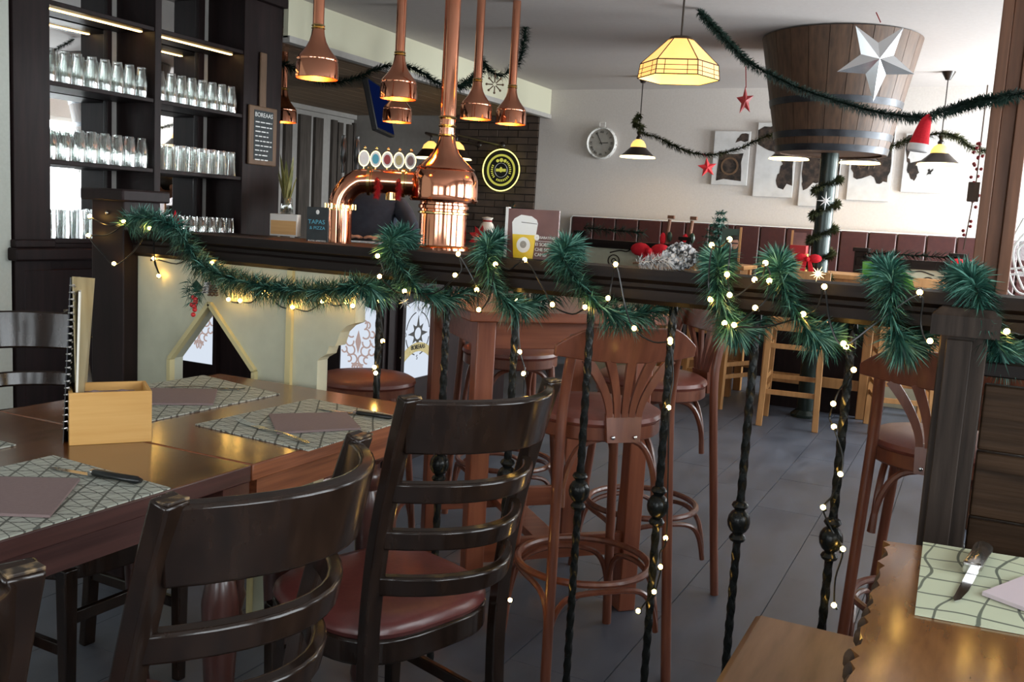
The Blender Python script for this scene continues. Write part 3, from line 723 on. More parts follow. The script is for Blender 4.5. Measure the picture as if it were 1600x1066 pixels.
z2t, z2b = PX(647, 470, BX).z, PX(647, 589, BX).z
lit_panel((0, ya, 0), (0, 1, 0), yb-ya, z2b, z2t, (1, 0, 0))
# compass emblem on the side panel
wd2, h2 = yb-ya, z2t-z2b; cc = V((.022, (ya+yb)/2+.0, z2b+h2*.58)); uu, vv, nn = V((0, 1, 0)), V((0, 0, 1)), V((1, 0, 0))
em = MB(); rr = wd2*.43
for q in range(4):
    a0_ = q*math.pi/2+.22; em.sweep([cc+uu*math.cos(a)*rr+vv*math.sin(a)*rr for a in [a0_+(math.pi/2-.44)*i/10 for i in range(11)]], [(-.003, -.0008), (.003, -.0008), (.003, .0008), (-.003, .0008)], (1, 0, 0))
for q in range(8):
    a = q*math.pi/4; r2 = rr*(.86 if q % 2 == 0 else .62); p = cc+uu*math.cos(a)*r2+vv*math.sin(a)*r2; s = (uu*-math.sin(a)+vv*math.cos(a))*rr*.13
    b_ = cc+uu*math.cos(a)*rr*.30+vv*math.sin(a)*rr*.30
    em.add([b_-s, b_+s, p, b_-s+nn*.001, b_+s+nn*.001, p+nn*.001], [(0, 1, 2), (3, 5, 4), (0, 3, 4, 1), (1, 4, 5, 2), (2, 5, 3, 0)])
em.sweep([cc+uu*math.cos(a)*rr*.33+vv*math.sin(a)*rr*.33 for a in [2*math.pi*i/24 for i in range(24)]], [(-.006, -.0008), (.006, -.0008), (.006, .0008), (-.006, .0008)], (1, 0, 0), closed=True)
em.build('compass_rose', 'ink', bar, recalc=False)
for ch_, a in (('N', 90), ('E', 0), ('S', -90), ('O', 180)):
    p = cc+uu*math.cos(R(a))*rr*1.08+vv*math.sin(R(a))*rr*1.12; text(ch_, .035, p, uu, vv, bar)
rb = MB(); rbp = [cc+uu*(rr*1.35*t)+vv*(-rr*.62-.02*t*t*3)+nn*.003 for t in [-1+i/6 for i in range(13)]]
rb.sweep(rbp, [(-.024, -.001), (.024, -.001), (.024, .001), (-.024, .001)], (1, 0, 0)); rb.build('emblem_ribbon', 'gold_ribbon', bar, recalc=False)
text('BOREAAS', .036, cc+vv*(-rr*.63)+nn*.006, uu, vv, bar, sx=.9)
tap = MB().tube([(.0, yb-.16, z2b-.10), (.07, yb-.16, z2b-.10), (.085, yb-.16, z2b-.13)], .012, 8).build('brass_hook', 'brass', bar)
# ------------------------------------------------------------------ back-bar shelving with mirror
SX = -4.286; SB = -4.60
ys = [PX(22, 250, SX).y, PX(79, 250, SX).y, PX(241, 260, SX).y, PX(251, 266, SX).y, PX(378, 276, SX).y, PX(436, 290, SX).y]
zs = [PX(79, 373, SX).z, PX(79, 248.5, SX).z, PX(79, 125, SX).z]; zs.append(2*zs[2]-zs[1])
sh = thing('back_bar_shelving', 'dark wooden back-bar shelving with mirror, filled with rows of glasses', 'shelf', (SX, ys[0], 0)); so_ = V((SX, ys[0], 0))
def sp(a, b_, name, m='cabinet', bevel=.003): return MB().span(V(a)-so_, V(b_)-so_).build(name, m, sh, bevel=bevel)
sp((SB, ys[0], 0), (SX, ys[1], 2.6), 'stile'); sp((SB, ys[2], 0), (SX, ys[3], 2.6), 'divider'); sp((SB, ys[4], 0), (SX, ys[5], 2.6), 'end_panel')
for a, b_ in ((ys[1], ys[2]), (ys[3], ys[4])):
    sp((SX-.10, a+.02, zs[3]-.030), (SX-.08, b_-.02, zs[3]-.0245), 'light_strip', 'warm_strip', 0)
    for z in zs: sp((SB+.03, a, z-.024), (SX-.006, b_, z), 'shelf_board')
    pxs = (165, 172, 193, 217, 241) if a == ys[1] else (305, 314, 330, 360, 380)
    yy = [PX(p_, 300, SB+.015).y for p_ in pxs]
    sp((SB, a-.05, zs[0]), (SB+.012, yy[0], 2.6), 'mirror', 'mirror', 0)
    sp((SB, yy[0], zs[0]), (SB+.03, yy[1], 2.6), 'mirror_stile'); sp((SB, yy[1], zs[0]), (SB+.01, yy[2], 2.6), 'back_panel', 'greywall', 0)
    sp((SB, yy[2], zs[0]), (SB+.02, yy[3], 2.6), 'mirror_stile'); sp((SB, yy[3], zs[0]), (SB+.01, max(yy[4], b_), 2.6), 'back_panel', 'greywall', 0)
sp((SB, ys[1], 0), (SX-.02, ys[4], zs[0]-.024), 'base_cabinet'); sp((SB, ys[0]-.03, zs[0]-.11), (SX+.05, ys[5], zs[0]-.045), 'ledge', 'cabinet', .01)
sp((SB, ys[0]-.015, zs[0]-.045), (SX+.025, ys[1]+.01, zs[0]-.005), 'ledge_moulding', 'cabinet', .006)
for k in range(4):
    y0 = ys[0]+.05+k*.48; d_ = sp((SX-.02, y0, .06), (SX+.002, y0+.44, zs[0]-.16), 'cabinet_door')
    MB().ball(V((SX+.014, y0+.40, .55))-so_, .012, 8, 6).build('knob', 'brass', d_)
sp((SB, ys[0], 2.6), (SX+.04, ys[5], 2.66), 'cornice')
# glasses, upside down, two rows deep
def glass_mesh(h, r0, r1, waist=None):
    pr = [(.001, h), (r1, h), (r1+.001, h-.012)]
    for i in range(1, 7):
        t = i/6; r = r1+(r0-r1)*t
        if waist: r += waist*math.sin(math.pi*t)
        pr.append((r, (h-.012)*(1-t)))
    inner = [(r-.0022, z) for r, z in pr[2:]][::-1]
    return MB().lathe(pr + inner + [(.001, h-.022)], n=14).mesh('beer_glass', 'beer_glass')
G_T = glass_mesh(.165, .033, .024, .006); G_P = glass_mesh(.15, .036, .028); G_S = glass_mesh(.135, .034, .026, .004)
ORD = ['first', 'second', 'third', 'fourth', 'fifth', 'sixth', 'seventh', 'eighth', 'ninth']
rowdefs = [(0, 0, G_P, 'lowest left back-bar shelf'), (0, 1, G_T, 'middle left back-bar shelf'), (0, 2, G_T, 'upper left back-bar shelf'),
           (1, 0, G_S, 'lowest right back-bar shelf'), (1, 1, G_P, 'middle right back-bar shelf'), (1, 2, G_T, 'upper right back-bar shelf')]
for bay, lev, me, lab in rowdefs:
    a, b_ = (ys[1], ys[2]) if bay == 0 else (ys[3], ys[4]); nper = 8
    for r in range(3):
        for i in range(nper):
            y = a+.042+(b_-a-.084)*(i+.0)/(nper-1)+random.uniform(-.003, .003)
            o = inst(me, 'beer_glass', None, (SX-.055-.085*r+random.uniform(-.004, .004), y, zs[lev]+.0005), (0, 0, random.uniform(0, 6)))
            tag(o, '%s glass from the left, %s, %s' % (ORD[i], ('front row', 'second row', 'back row')[r], lab), 'glass', 'glasses on the %s %s shelf' % (('lowest', 'middle', 'upper')[lev], ('left', 'right')[bay]))
# ------------------------------------------------------------------ paddle chalkboard on the end panel
pb = PX(411, 213, SX+.02)
cb = thing('paddle_chalkboard', 'brown framed chalkboard with a long handle hanging on the shelving end', 'chalkboard', (SX+.004, pb.y, pb.z))
hy = (PX(432, 213, SX).y-PX(388, 213, SX).y)/2*.98; hz = (PX(405, 165, SX).z-PX(405, 257, SX).z)/2
MB().span((0, -hy, -hz), (.018, hy, hz)).build('board_frame', 'boardframe', cb, bevel=.006)
MB().span((.002, -.035, hz-.01), (.016, .025, hz+.34)).build('handle', 'boardframe', cb, bevel=.005)
MB().span((.018, -hy*.68, -hz*.82), (.0195, hy*.70, hz*.86)).build('slate_face', 'board', cb, smooth=False)
text('BOREAAS', .040, (.021, 0, hz*.70), (0, 1, 0), (0, 0, 1), cb, 'chalk')
rn = random.Random(5)
for k in range(9):
    z = hz*.46-k*.030; y = -hy*.58; end = hy*(.60 if k in (0, 1, 4, 5) else .35)
    l = MB()
    while y < end:
        wl = rn.uniform(.018, .05); l.span((.0195, y, z-.0035), (.0205, min(y+wl, end), z+.0035)); y += wl+.009
    l.build('chalk_line', 'chalk', cb, smooth=False)
# ------------------------------------------------------------------ copper beer tower
L0 = PZ(530, 381, BZ); R0 = PZ(690, 390, BZ)
tw = thing('copper_beer_tower', 'polished copper beer tower with domed kettle, pipe arm and tap medallions', 'beer tower', (R0.x, R0.y, BZ))
a = V((L0.x-R0.x, L0.y-R0.y, 0)); du = a.normalized(); ln = a.length
def kettle(z): return z
MB().lathe([(.001, 0), (.150, 0), (.150, .012), (.130, .018), (.127, .03), (.127, .215), (.136, .22), (.136, .235), (.128, .240), (.128, .25), (.12, .255)], n=40).build('kettle_base', 'copper', tw)
MB().lathe([(.128, .188), (.138, .192), (.138, .200), (.128, .204)], n=40).lathe([(.13, .008), (.146, .016), (.13, .024)], n=40).build('brass_band', 'brass', tw)
MB().lathe([(.10, .25), (.178, .255), (.182, .262), (.178, .27), (.180, .30), (.178, .37), (.172, .395), (.160, .415), (.152, .425), (.152, .433), (.135, .452), (.10, .482), (.072, .515), (.055, .55), (.046, .585), (.042, .61)], n=44).build('kettle_dome', 'copper', tw)
MB().lathe([(.154, .422), (.160, .429), (.154, .437)], n=40).lathe([(.181, .258), (.185, .266), (.181, .274)], n=44).build('seam_ring', 'copper', tw)
MB().lathe([(.042, .60), (.042, 1.54), (.001, 1.54)], n=24).build('chimney_pipe', 'copper', tw)
for z in (.605, .655, .70): MB().lathe([(.042, z-.008), (.050, z), (.042, z+.008)], n=24).build('brass_collar', 'brass', tw)
zh = .345
arm = [du*ln + V((0, 0, .0)), du*ln + V((0, 0, .15)), du*ln+V((0, 0, .215)), du*(ln-.022)+V((0, 0, .275)), du*(ln-.07)+V((0, 0, .325)), du*(ln-.14)+V((0, 0, zh)), du*.14+V((0, 0, zh))]
MB().tube(bez(arm, 6), .064, 24).build('pipe_arm', 'copper', tw)
for p, q in ((du*ln+V((0, 0, .20)), V((0, 0, 1))), (du*(ln-.15)+V((0, 0, zh)), du), (du*.22+V((0, 0, zh)), du)):
    MB().cyl(p-q*.008, p+q*.008, .078, n=28).cyl(p-q*.02, p-q*.014, .068, n=28).build('brass_flange', 'brass', tw)
for q in range(8):
    an = q*math.pi/4; p = du*ln+V((math.cos(an)*.079, math.sin(an)*.079, .20)); MB().cyl(p-V((0, 0, .014)), p+V((0, 0, .014)), .006, n=8).build('flange_bolt', 'brass', tw)
MB().cyl(du*.28+V((0, 0, .29)), du*.28+V((0, 0, .25)), .035, n=16).build('drip_spout', 'brass', tw)
fw_ = V((-du.y, du.x, 0));  fw_ = fw_ if fw_.y < 0 else -fw_
cols = ['white_felt', 'chalk_blue', 'red_dark', 'gold_ribbon', 'poster']
for k in range(5):
    s = ln-.118-.062*k; p = du*s + V((0, 0, zh+.055))
    MB().cyl(p, p+V((0, 0, .02)), .006, n=8).build('tap_stem', 'brass', tw)
    c_ = p+V((0, 0, .062)); m3 = Matrix((du, V((0, 0, 1)), du.cross(V((0, 0, 1))))).transposed()
    o = MB().lathe([(.001, -.006), (.030, -.006), (.031, 0), (.030, .006), (.001, .006)], c_, 24, m3, sy=1.45).build('tap_medallion', 'brass', tw)
    MB().lathe([(.001, .0065), (.0255, .0065), (.0255, .0072), (.001, .0072)], c_, 24, m3, sy=1.45).lathe([(.001, -.0065), (.0255, -.0065), (.0255, -.0072), (.001, -.0072)], c_, 24, m3, sy=1.45).build('medallion_face', 'white_felt', o)
    MB().lathe([(.001, .0074), (.018, .0074), (.018, .008), (.001, .008)], c_, 20, m3, sy=1.45).lathe([(.001, -.0074), (.018, -.0074), (.018, -.008), (.001, -.008)], c_, 20, m3, sy=1.45).build('medallion_print', cols[k], o)
    MB().ball(p+V((0, 0, .118))-fw_*.02, .009, 8, 6).build('medallion_knob', 'brass', tw)
    MB().ball(du*s+V((0, 0, zh-.062)), .008, 8, 6).build('tap_nut', 'chrome', tw)
for px, py in ((536, 262), (557, 258)):
    q = P(px, py, 5.2); q = V((q.x-R0.x, q.y-R0.y, zh+.04)); MB().lathe([(.001, 0), (.010, 0), (.011, .03), (.009, .05), (.016, .07), (.018, .12), (.014, .17), (.010, .185), (.012, .20), (.001, .205)], q, 14).build('tap_handle', 'black_plastic', tw)
# red tinsel hung on the arm
for nm, s, lab in (('left', ln-.20, 'small red tinsel bunch on the left of the copper arm'), ('right', .24, 'small red tinsel bunch by the copper kettle')):
    base = R0 + du*s + V((0, 0, zh)) + fw_*.07; base.z = BZ+zh+.02
    t = thing('red_tinsel', lab, 'decoration', base)
    o = needles([V((0, 0, 0)), V((.005, 0, -.05)), V((0, .0, -.10))], .03, 4200, 11, wid=.0022).build('tinsel_strands', 'red', t, smooth=False, recalc=False); o['kind'] = 'stuff'
    MB().tube([(0, 0, .0), (0, 0, -.1)], .003, 5).build('core', 'red_dark', t)
# ------------------------------------------------------------------ copper pendant lamps
def copper_lamp():
    t = thing('copper_pendant_lamp', 'lamp', 'lamp'); H = .0
    MB().lathe([(.098, 0), (.100, .002), (.098, .075), (.094, .082), (.096, .088), (.094, .094), (.086, .106), (.072, .122), (.054, .145), (.040, .172), (.032, .20), (.028, .23)], n=36).build('lamp_bell', 'copper', t)
    MB().lathe([(.0965, .001), (.0965, .074), (.090, .085), (.07, .12), (.036, .17), (.001, .19)], n=36).build('bell_lining', 'copper_in', t)
    MB().lathe([(.0275, .225), (.033, .231), (.0275, .237), (.032, .243), (.0275, .249)], n=20).build('brass_rings', 'brass', t)
    MB().lathe([(.0265, .24), (.0265, Z_CEIL-1.92), (.001, Z_CEIL-1.92)], n=18).build('lamp_pipe', 'copper', t)
    MB().ball((0, 0, .055), .034, 14, 8).build('lamp_bulb', 'bulb_hot', t)
    return t
CL = copper_lamp()
for px, py, w_, lab in ((495, 124, 4.46, 'largest nearest copper bell lamp, cut by the photo top'), (622, 157, 5.08, 'copper bell lamp directly above another one, left of the tower pipe'), (620, 197, 6.4, 'copper bell lamp lower of the pair left of the tower pipe'),
                        (743, 188, 5.9, 'copper bell lamp just right of the tower pipe'), (797, 202, 6.1, 'rightmost copper bell lamp beside the brick wall'), (442, 191, 6.9, 'leftmost small copper bell lamp beside the chalkboard')):
    q = P(px, py, w_); place(CL, USED, (q.x, q.y, 1.92), 0, lab, 'copper bell pendant lamps over the bar')
# ------------------------------------------------------------------ things on the counter
q = PZ(495, 383, BZ); ea = thing('chalk_sign', 'small blackboard sign with blue chalk writing standing on the bar', 'sign', q, R(22))
MB().span((-.055, 0, 0), (.055, .012, .19)).build('sign_board', 'board', ea, bevel=.002)
text('TAPAS', .030, (-.005, -.001, .115), (1, 0, 0), (0, 0, 1), ea, 'chalk_blue'); text('& PIZZA', .022, (0, -.001, .085), (1, 0, 0), (0, 0, 1), ea, 'chalk_blue'); text('BUON APPETITO', .012, (0, -.001, .02), (1, 0, 0), (0, 0, 1), ea, 'chalk')
MB().ball((0, -.001, .165), .009, 10, 6, (1, .15, 1.3)).build('chalk_mark', 'chalk', ea)
q = PZ(449, 369, BZ); bxq = thing('napkin_crate', 'small whitewashed wooden crate on the bar by the shelving', 'crate', V((q.x, q.y-.04, BZ)), R(26))
MB().span((-.085, 0, 0), (.085, .10, .135)).build('crate_body', 'white_paint', bxq, bevel=.003); MB().span((-.078, -.003, .01), (.078, 0, .095)).build('wood_front', 'bamboo', bxq, smooth=False)
q = P(443, 325, 6.0); vz = thing('leafy_plant', 'plant with long yellow-green leaves in a glass vase on the crate', 'plant', V((bxq.location.x-.02, bxq.location.y+.05, BZ+.136)))
MB().lathe([(.001, .002), (.035, .002), (.04, .01), (.036, .09), (.03, .10)], n=18).build('vase', 'vase_glass', vz)
rn = random.Random(2)
for k in range(9):
    an = rn.uniform(0, 6.28); le = rn.uniform(.22, .36); pts = [V((0, 0, .03)), V((math.cos(an)*.025, math.sin(an)*.025, le*.5)), V((math.cos(an)*.06, math.sin(an)*.06, le))]
    MB().sweep(bez(pts, 4), [(-.014, -.0008), (.014, -.0008), (.014, .0008), (-.014, .0008)], (math.cos(an), math.sin(an), .1), scl=[.4, .7, .9, 1, 1, .95, .8, .55, .08]).build('leaf', 'plantleaf', vz)
# ------------------------------------------------------------------ television, wall lamps, neon sign
q = P(592, 170, 8.2)
tv = thing('television', 'television tilted on a black bracket under the bar ceiling', 'television', q, R(112))
mt = Matrix.Rotation(R(-14), 3, 'X')
MB().box((0, 0, 0), (.72, .05, .44), mx=mt).build('tv_housing', 'black_matte', tv, bevel=.008); MB().box(mt @ V((0, -.027, 0)), (.68, .002, .40), mx=mt).build('tv_screen', 'tv', tv, smooth=False)
MB().cyl((0, .05, .05), (0, .05, 2.415-q.z), .02, n=8).build('bracket_pole', 'black_matte', tv)
wl = P(690, 248, 9.3); 
for k, dx in enumerate((-.13, .16)):
    t = thing('wall_lamp', ('left amber glass shade wall lamp behind the copper tower', 'right amber glass shade wall lamp behind the copper tower')[k], 'lamp', (wl.x+dx, wl.y, wl.z), 0, 'amber wall lamps behind the tower')
    MB().lathe([(.155, 0), (.09, .085), (.085, .09)], n=24).build('shade_lower', 'shade_dark', t); MB().lathe([(.085, .09), (.07, .13), (.03, .165), (.001, .17)], n=24).build('shade_upper', 'shade_amber', t); MB().lathe([(.158, -.004), (.150, .008), (.145, .002)], n=24).build('shade_rim', 'shade_rim', t)
    MB().tube(bez([(0, 0, .165), (0, .0, .22), (-.08, .08, .25), (-.10, Y_BACK-wl.y-.02, .24)], 5), .012, 7).build('lamp_arm', 'shade_dark', t); MB().ball((-.10, Y_BACK-wl.y, .24), .04, 10, 6).build('wall_plate', 'shade_dark', t)
q = PY(783, 266, Y_BACK-.06); ne = thing('neon_sign', 'round yellow-lit neon brewery sign on the dark brick wall', 'sign', q)
m3 = Matrix(((1, 0, 0), (0, 0, -1), (0, 1, 0)))                     # disc facing -y
def ring(r0, r1, y, m, name, n=48): MB().lathe([(r0, y), (r1, y), (r1, y+.006), (r0, y+.006), (r0, y)], n=n, mx=m3).build(name, m, ne)
rs = .223
MB().lathe([(.001, -.02), (rs, -.02), (rs, 0), (.001, 0)], n=48, mx=m3).build('sign_disc', 'black_matte', ne)
MB().tube([m3 @ V((math.cos(a)*rs, math.sin(a)*rs, .004)) for a in [2*math.pi*i/48 for i in range(48)]], .006, 8, closed=True).build('outer_neon_ring', 'neon', ne)
ring(.150, .172, .001, 'neon_dim', 'inner_neon_ring'); ring(.074, .078, .001, 'chalk', 'emblem_ring')
for k in range(22):
    a = R(-205+k*11.0+ (14 if k > 6 else 0) + (10 if k > 14 else 0)); c_ = m3 @ V((math.cos(a)*.112, math.sin(a)*.112, .004)); MB().box(c_, (.011, .004, .024), mx=Matrix.Rotation(math.pi/2-a, 3, 'Y')).build('neon_letter', 'neon_dim', ne, smooth=False)
for dx, dz, sx, sz in ((-.045, .10, .03, .026), (0, .108, .034, .032), (.045, .10, .03, .026)): MB().ball((dx, -.006, dz), .02, 10, 6, (sx/.03, .15, sz/.03)).build('crown_piece', 'neon_dim', ne)
MB().box((-.035, -.006, .0), (.05, .004, .03)).box((.035, -.006, .0), (.05, .004, .03)).ball((0, -.007, .005), .03, 10, 6, (.6, .15, 1)).build('eagle_emblem', 'neon_dim', ne, smooth=False)
# ------------------------------------------------------------------ leather bench along the back wall
YBK = Y_BACK-.01
bl = PY(898, 338, YBK); bz = bl.z
be = thing('leather_bench', 'long burgundy leather bench with panelled back along the white wall', 'bench', (bl.x, YBK, 0))
x = 0; kk = 0
while x < 5.3:
    MB().box((x+.122, -.04, (bz+.42)/2), (.240, .08, bz-.42)).build('back_panel', 'leather_bench', be, bevel=.012); x += .246; kk += 1
MB().box((x/2, -.30, .40), (x, .56, .12)).build('seat_cushion', 'leather_bench', be, bevel=.02); MB().box((x/2, -.28, .17), (x, .50, .34)).build('bench_base', 'cabinet', be, smooth=False)
MB().tube([(-.012, -.07, .4), (-.012, -.07, bz-.02), (.012, -.07, bz+.006), (x, -.07, bz+.006)], .007, 6).build('piping', 'white_paint', be)
# ------------------------------------------------------------------ second partition with cream scroll panels in front of the bench
def scroll_partition(label, px0, px1, py):
    Y = 7.98; a = PY(px0, py, Y); b_ = PY(px1, py, Y); z = 1.175; wd = b_.x-a.x
    t = thing('scroll_partition', label, 'partition', (a.x, Y, 0))
    MB().span((0, -.05, z-.07), (wd, .06, z)).build('top_beam', 'beamwood', t, bevel=.004)
    MB().span((.02, -.005, .0), (wd-.02, .02, z-.07)).build('cream_panel', 'cream_trim' if False else 'cream', t, smooth=False)
    n = max(1, int(wd/.62)); cw = (wd-.1)/n
    for k in range(n):
        cx = .05+cw*(k+.5); zc = z-.16; sc = MB()
        for sg in (-1, 1):
            for r in (.052, .020): sc.tube([(cx+sg*.16+math.cos(q)*r, -.010, zc-.02+math.sin(q)*r) for q in [2*math.pi*i/20 for i in range(20)]], .005, 5, closed=True)
            sc.tube(bez([(cx+sg*.20, -.010, zc+.05), (cx+sg*.11, -.010, zc+.075), (cx+sg*.04, -.010, zc+.07), (cx, -.010, zc+.105)], 4), .005, 5)
        sc.build('iron_scroll', 'espresso', t)
        MB().box((cx+cw/2-.01, -.008, (z-.07)/2), (.012, .006, z-.07)).build('panel_batten', 'beamwood', t, smooth=False)
    for x_ in (.03, wd-.03):
        MB().box((x_, 0, (z+.04)/2), (.09, .09, z+.04)).build('post', 'beamwood', t, bevel=.004); MB().box((x_, 0, z+.055), (.12, .12, .03)).build('post_cap', 'beamwood', t, bevel=.004)
    return t
scroll_partition('cream scroll-pattern partition before the bench, left of the barrel column', 903, 1078, 380)
scroll_partition('cream scroll-pattern partition before the bench, right of the barrel column', 1338, 1502, 410)
# ------------------------------------------------------------------ cask on a column
q = P(1297, 242, 6.68)
ck = thing('hanging_cask', 'large wooden tub of staves with iron hoops carried on a dark column', 'cask', (q.x, q.y, 0))
z0, z1 = q.z, Z_CEIL-.01; r0, r1 = .375, .535; NS = 24
def rad(z): return r0+(r1-r0)*(z-z0)/(z1-z0)
sm = MB().lathe([(r0, z0), (r1, z1), (r1-.03, z1), (r0-.03, z0), (r0, z0)], n=3, ang=(.004, 2*math.pi/NS-.004)); sm.add([sm.v[i] for i in range(5)], [(0, 1, 2, 3)]); sm.add([sm.v[15+i] for i in range(5)], [(0, 1, 2, 3)])
me = sm.mesh('stave', 'stave')
for k in range(NS): inst(me, 'stave', ck, (0, 0, 0), (0, 0, 2*math.pi*k/NS))
MB().lathe([(.001, z0+.01), (r0-.031, z0+.01), (r0-.031, z0+.03), (.001, z0+.03)], n=36).build('cask_bottom', 'stave', ck)
for zz, hw in ((z0+.022, .022), (P(1297, 210, 6.4).z, .022), (P(1290, 158, 6.4).z, .022)):
    MB().lathe([(rad(zz-hw)+.001, zz-hw), (rad(zz-hw)+.005, zz-hw), (rad(zz+hw)+.005, zz+hw), (rad(zz+hw)+.001, zz+hw)], n=48).build('hoop', 'hoop', ck)
MB().lathe([(.001, 0), (.062, 0), (.062, z0+.02), (.001, z0+.02)], n=24).build('column', 'pole_green', ck)
MB().lathe([(.10, 0), (.10, .02), (.066, .05)], n=24).build('column_foot', 'pole_green', ck)
CKX, CKY, CKZ = q.x, q.y, z0
# ------------------------------------------------------------------ bell pendant lamps on chains
def bell_lamp():
    t = thing('bell_pendant_lamp', 'lamp', 'lamp')
    MB().lathe([(.165, 0), (.160, .006), (.075, .085), (.072, .09)], n=32).build('shade_band', 'shade_dark', t); MB().lathe([(.072, .09), (.068, .115), (.05, .145), (.02, .165)], n=28).build('shade_crown', 'shade_amber', t)
    MB().lathe([(.167, -.004), (.160, .008), (.150, .004)], n=32).build('shade_rim', 'shade_rim', t); MB().lathe([(.158, .004), (.073, .084), (.045, .14), (.001, .15)], n=28).build('shade_lining', 'shade_rim', t)
    MB().lathe([(.022, .16), (.026, .18), (.012, .20), (.026, .225), (.012, .255), (.001, .26)], n=14).build('finial', 'shade_dark', t)
    MB().tube([(0, 0, .25), (0, 0, Z_CEIL-1.95-.05)], .005, 6).build('chain', 'shade_dark', t); MB().lathe([(.001, Z_CEIL-1.95-.07), (.02, Z_CEIL-1.95-.065), (.055, Z_CEIL-1.95-.001), (.001, Z_CEIL-1.95-.001)], n=18).build('ceiling_rose', 'shade_dark', t)
    MB().ball((0, 0, .035), .028, 10, 6).build('bulb', 'bulb', t)
    return t
BLP = bell_lamp()
for px, py, w_, lab in ((996, 247, 8.8, 'bell pendant lamp right of the clock'), (1232, 253, 8.0, 'bell pendant lamp half hidden behind the cask bottom, left'), (1343, 257, 8.0, 'bell pendant lamp almost hidden behind the cask, right of the column'), (1466, 260, 7.7, 'bell pendant lamp beside the red felt hat')):
    q = P(px, py, w_); place(BLP, USED, (q.x, q.y, 1.95), 0, lab, 'bell pendant lamps over the bench')
# ------------------------------------------------------------------ stained-glass lamp
q = P(1060, 118, 5.0); rz_ = R(14)
tf = thing('stained_glass_lamp', 'hexagonal amber stained-glass hanging lamp at the top of the photo', 'lamp', (q.x, q.y, q.z-.02), rz_)
for k in range(6):
    a0_, a1_ = k*math.pi/3, (k+1)*math.pi/3
    def pt_(a, r, z): return V((math.cos(a)*r, math.sin(a)*r, z))
    A, B, D, E_ = pt_(a0_, .215, .0), pt_(a1_, .215, .0), pt_(a1_, .205, .075), pt_(a0_, .205, .075); F_, G_ = pt_(a1_, .07, .20), pt_(a0_, .07, .20)
    MB().add([A, B, D, E_], [(0, 1, 2, 3)]).add([E_, D, F_, G_], [(0, 1, 2, 3)]).build('glass_facet', 'tiffany', tf, smooth=False)
    ins = .985; MB().add([A*ins, B*ins, D*ins, E_*ins], [(0, 1, 2, 3)]).build('glass_lining', 'tiffany_in', tf, smooth=False)
    ld = MB()
    for a_, b_ in ((A, B), (A, E_), (E_, D), (D, F_)): ld.tube([a_, b_], .0032, 5)
    for f in (.3, .62): ld.tube([A.lerp(E_, f)*1.004, B.lerp(D, f)*1.004], .0018, 4)
    for f in (.2, .75): ld.tube([A.lerp(B, f)*1.004, E_.lerp(D, f)*1.004], .0018, 4)
    ld.build('leading', 'leading', tf)
MB().ball((.02, 0, .06), .03, 10, 6).build('bulb', 'bulb', tf); MB().tube([(0, 0, .19), (0, 0, Z_CEIL-q.z+.02)], .006, 6).build('chain', 'leading', tf); MB().lathe([(.001, .205), (.072, .20), (.06, .215), (.001, .22)], n=12).build('lamp_cap', 'leading', tf)
# ------------------------------------------------------------------ clock and canvases on the back wall
q = PY(941, 224, Y_BACK); ck_r = .155
cl_ = thing('wall_clock', 'round station-style wall clock with roman numerals and worn pale rim', 'clock', (q.x, Y_BACK-.003, q.z))
MB().lathe([(.001, 0), (ck_r+.012, 0), (ck_r+.012, .03), (ck_r-.002, .045), (ck_r-.012, .035), (ck_r-.014, .022)], n=48, mx=m3).build('clock_case', 'clockrim', cl_); MB().lathe([(.001, .02), (ck_r-.012, .02), (ck_r-.012, .024), (.001, .024)], n=48, mx=m3).build('clock_face', 'clockface', cl_)
for k, nu in enumerate(('XII', 'I', 'II', 'III', 'IIII', 'V', 'VI', 'VII', 'VIII', 'IX', 'X', 'XI')):
    a = math.pi/2-k*math.pi/6; text(nu, .036, (math.cos(a)*.112, -.026, math.sin(a)*.112), (math.sin(a), 0, -math.cos(a)), (math.cos(a), 0, math.sin(a)), cl_)
for a, l in ((R(90+28), .115), (R(3), .075)):
    MB().bar((-math.cos(a)*.02, -.028, -math.sin(a)*.02), (math.cos(a)*l, -.028, math.sin(a)*l), .007, .002, (0, 1, 0)).build('clock_hand', 'ink', cl_)
MB().tube([(-.03, -.02, ck_r+.01), (-.03, -.02, ck_r+.055), (.03, -.02, ck_r+.055), (.03, -.02, ck_r+.01)], .004, 6).build('hanging_bow', 'clockrim', cl_)
def blob(rn, pts, k=3, j=.03):
    out = []
    for i in range(len(pts)):
        a, b_ = pts[i], pts[(i+1) % len(pts)]
        for s in range(k):
            t = s/k; out.append((a[0]+(b_[0]-a[0])*t+rn.uniform(-j, j), a[1]+(b_[1]-a[1])*t+rn.uniform(-j, j)))
    return [(min(max(x_, .005), .995), min(max(y_, .005), .995)) for x_, y_ in out]
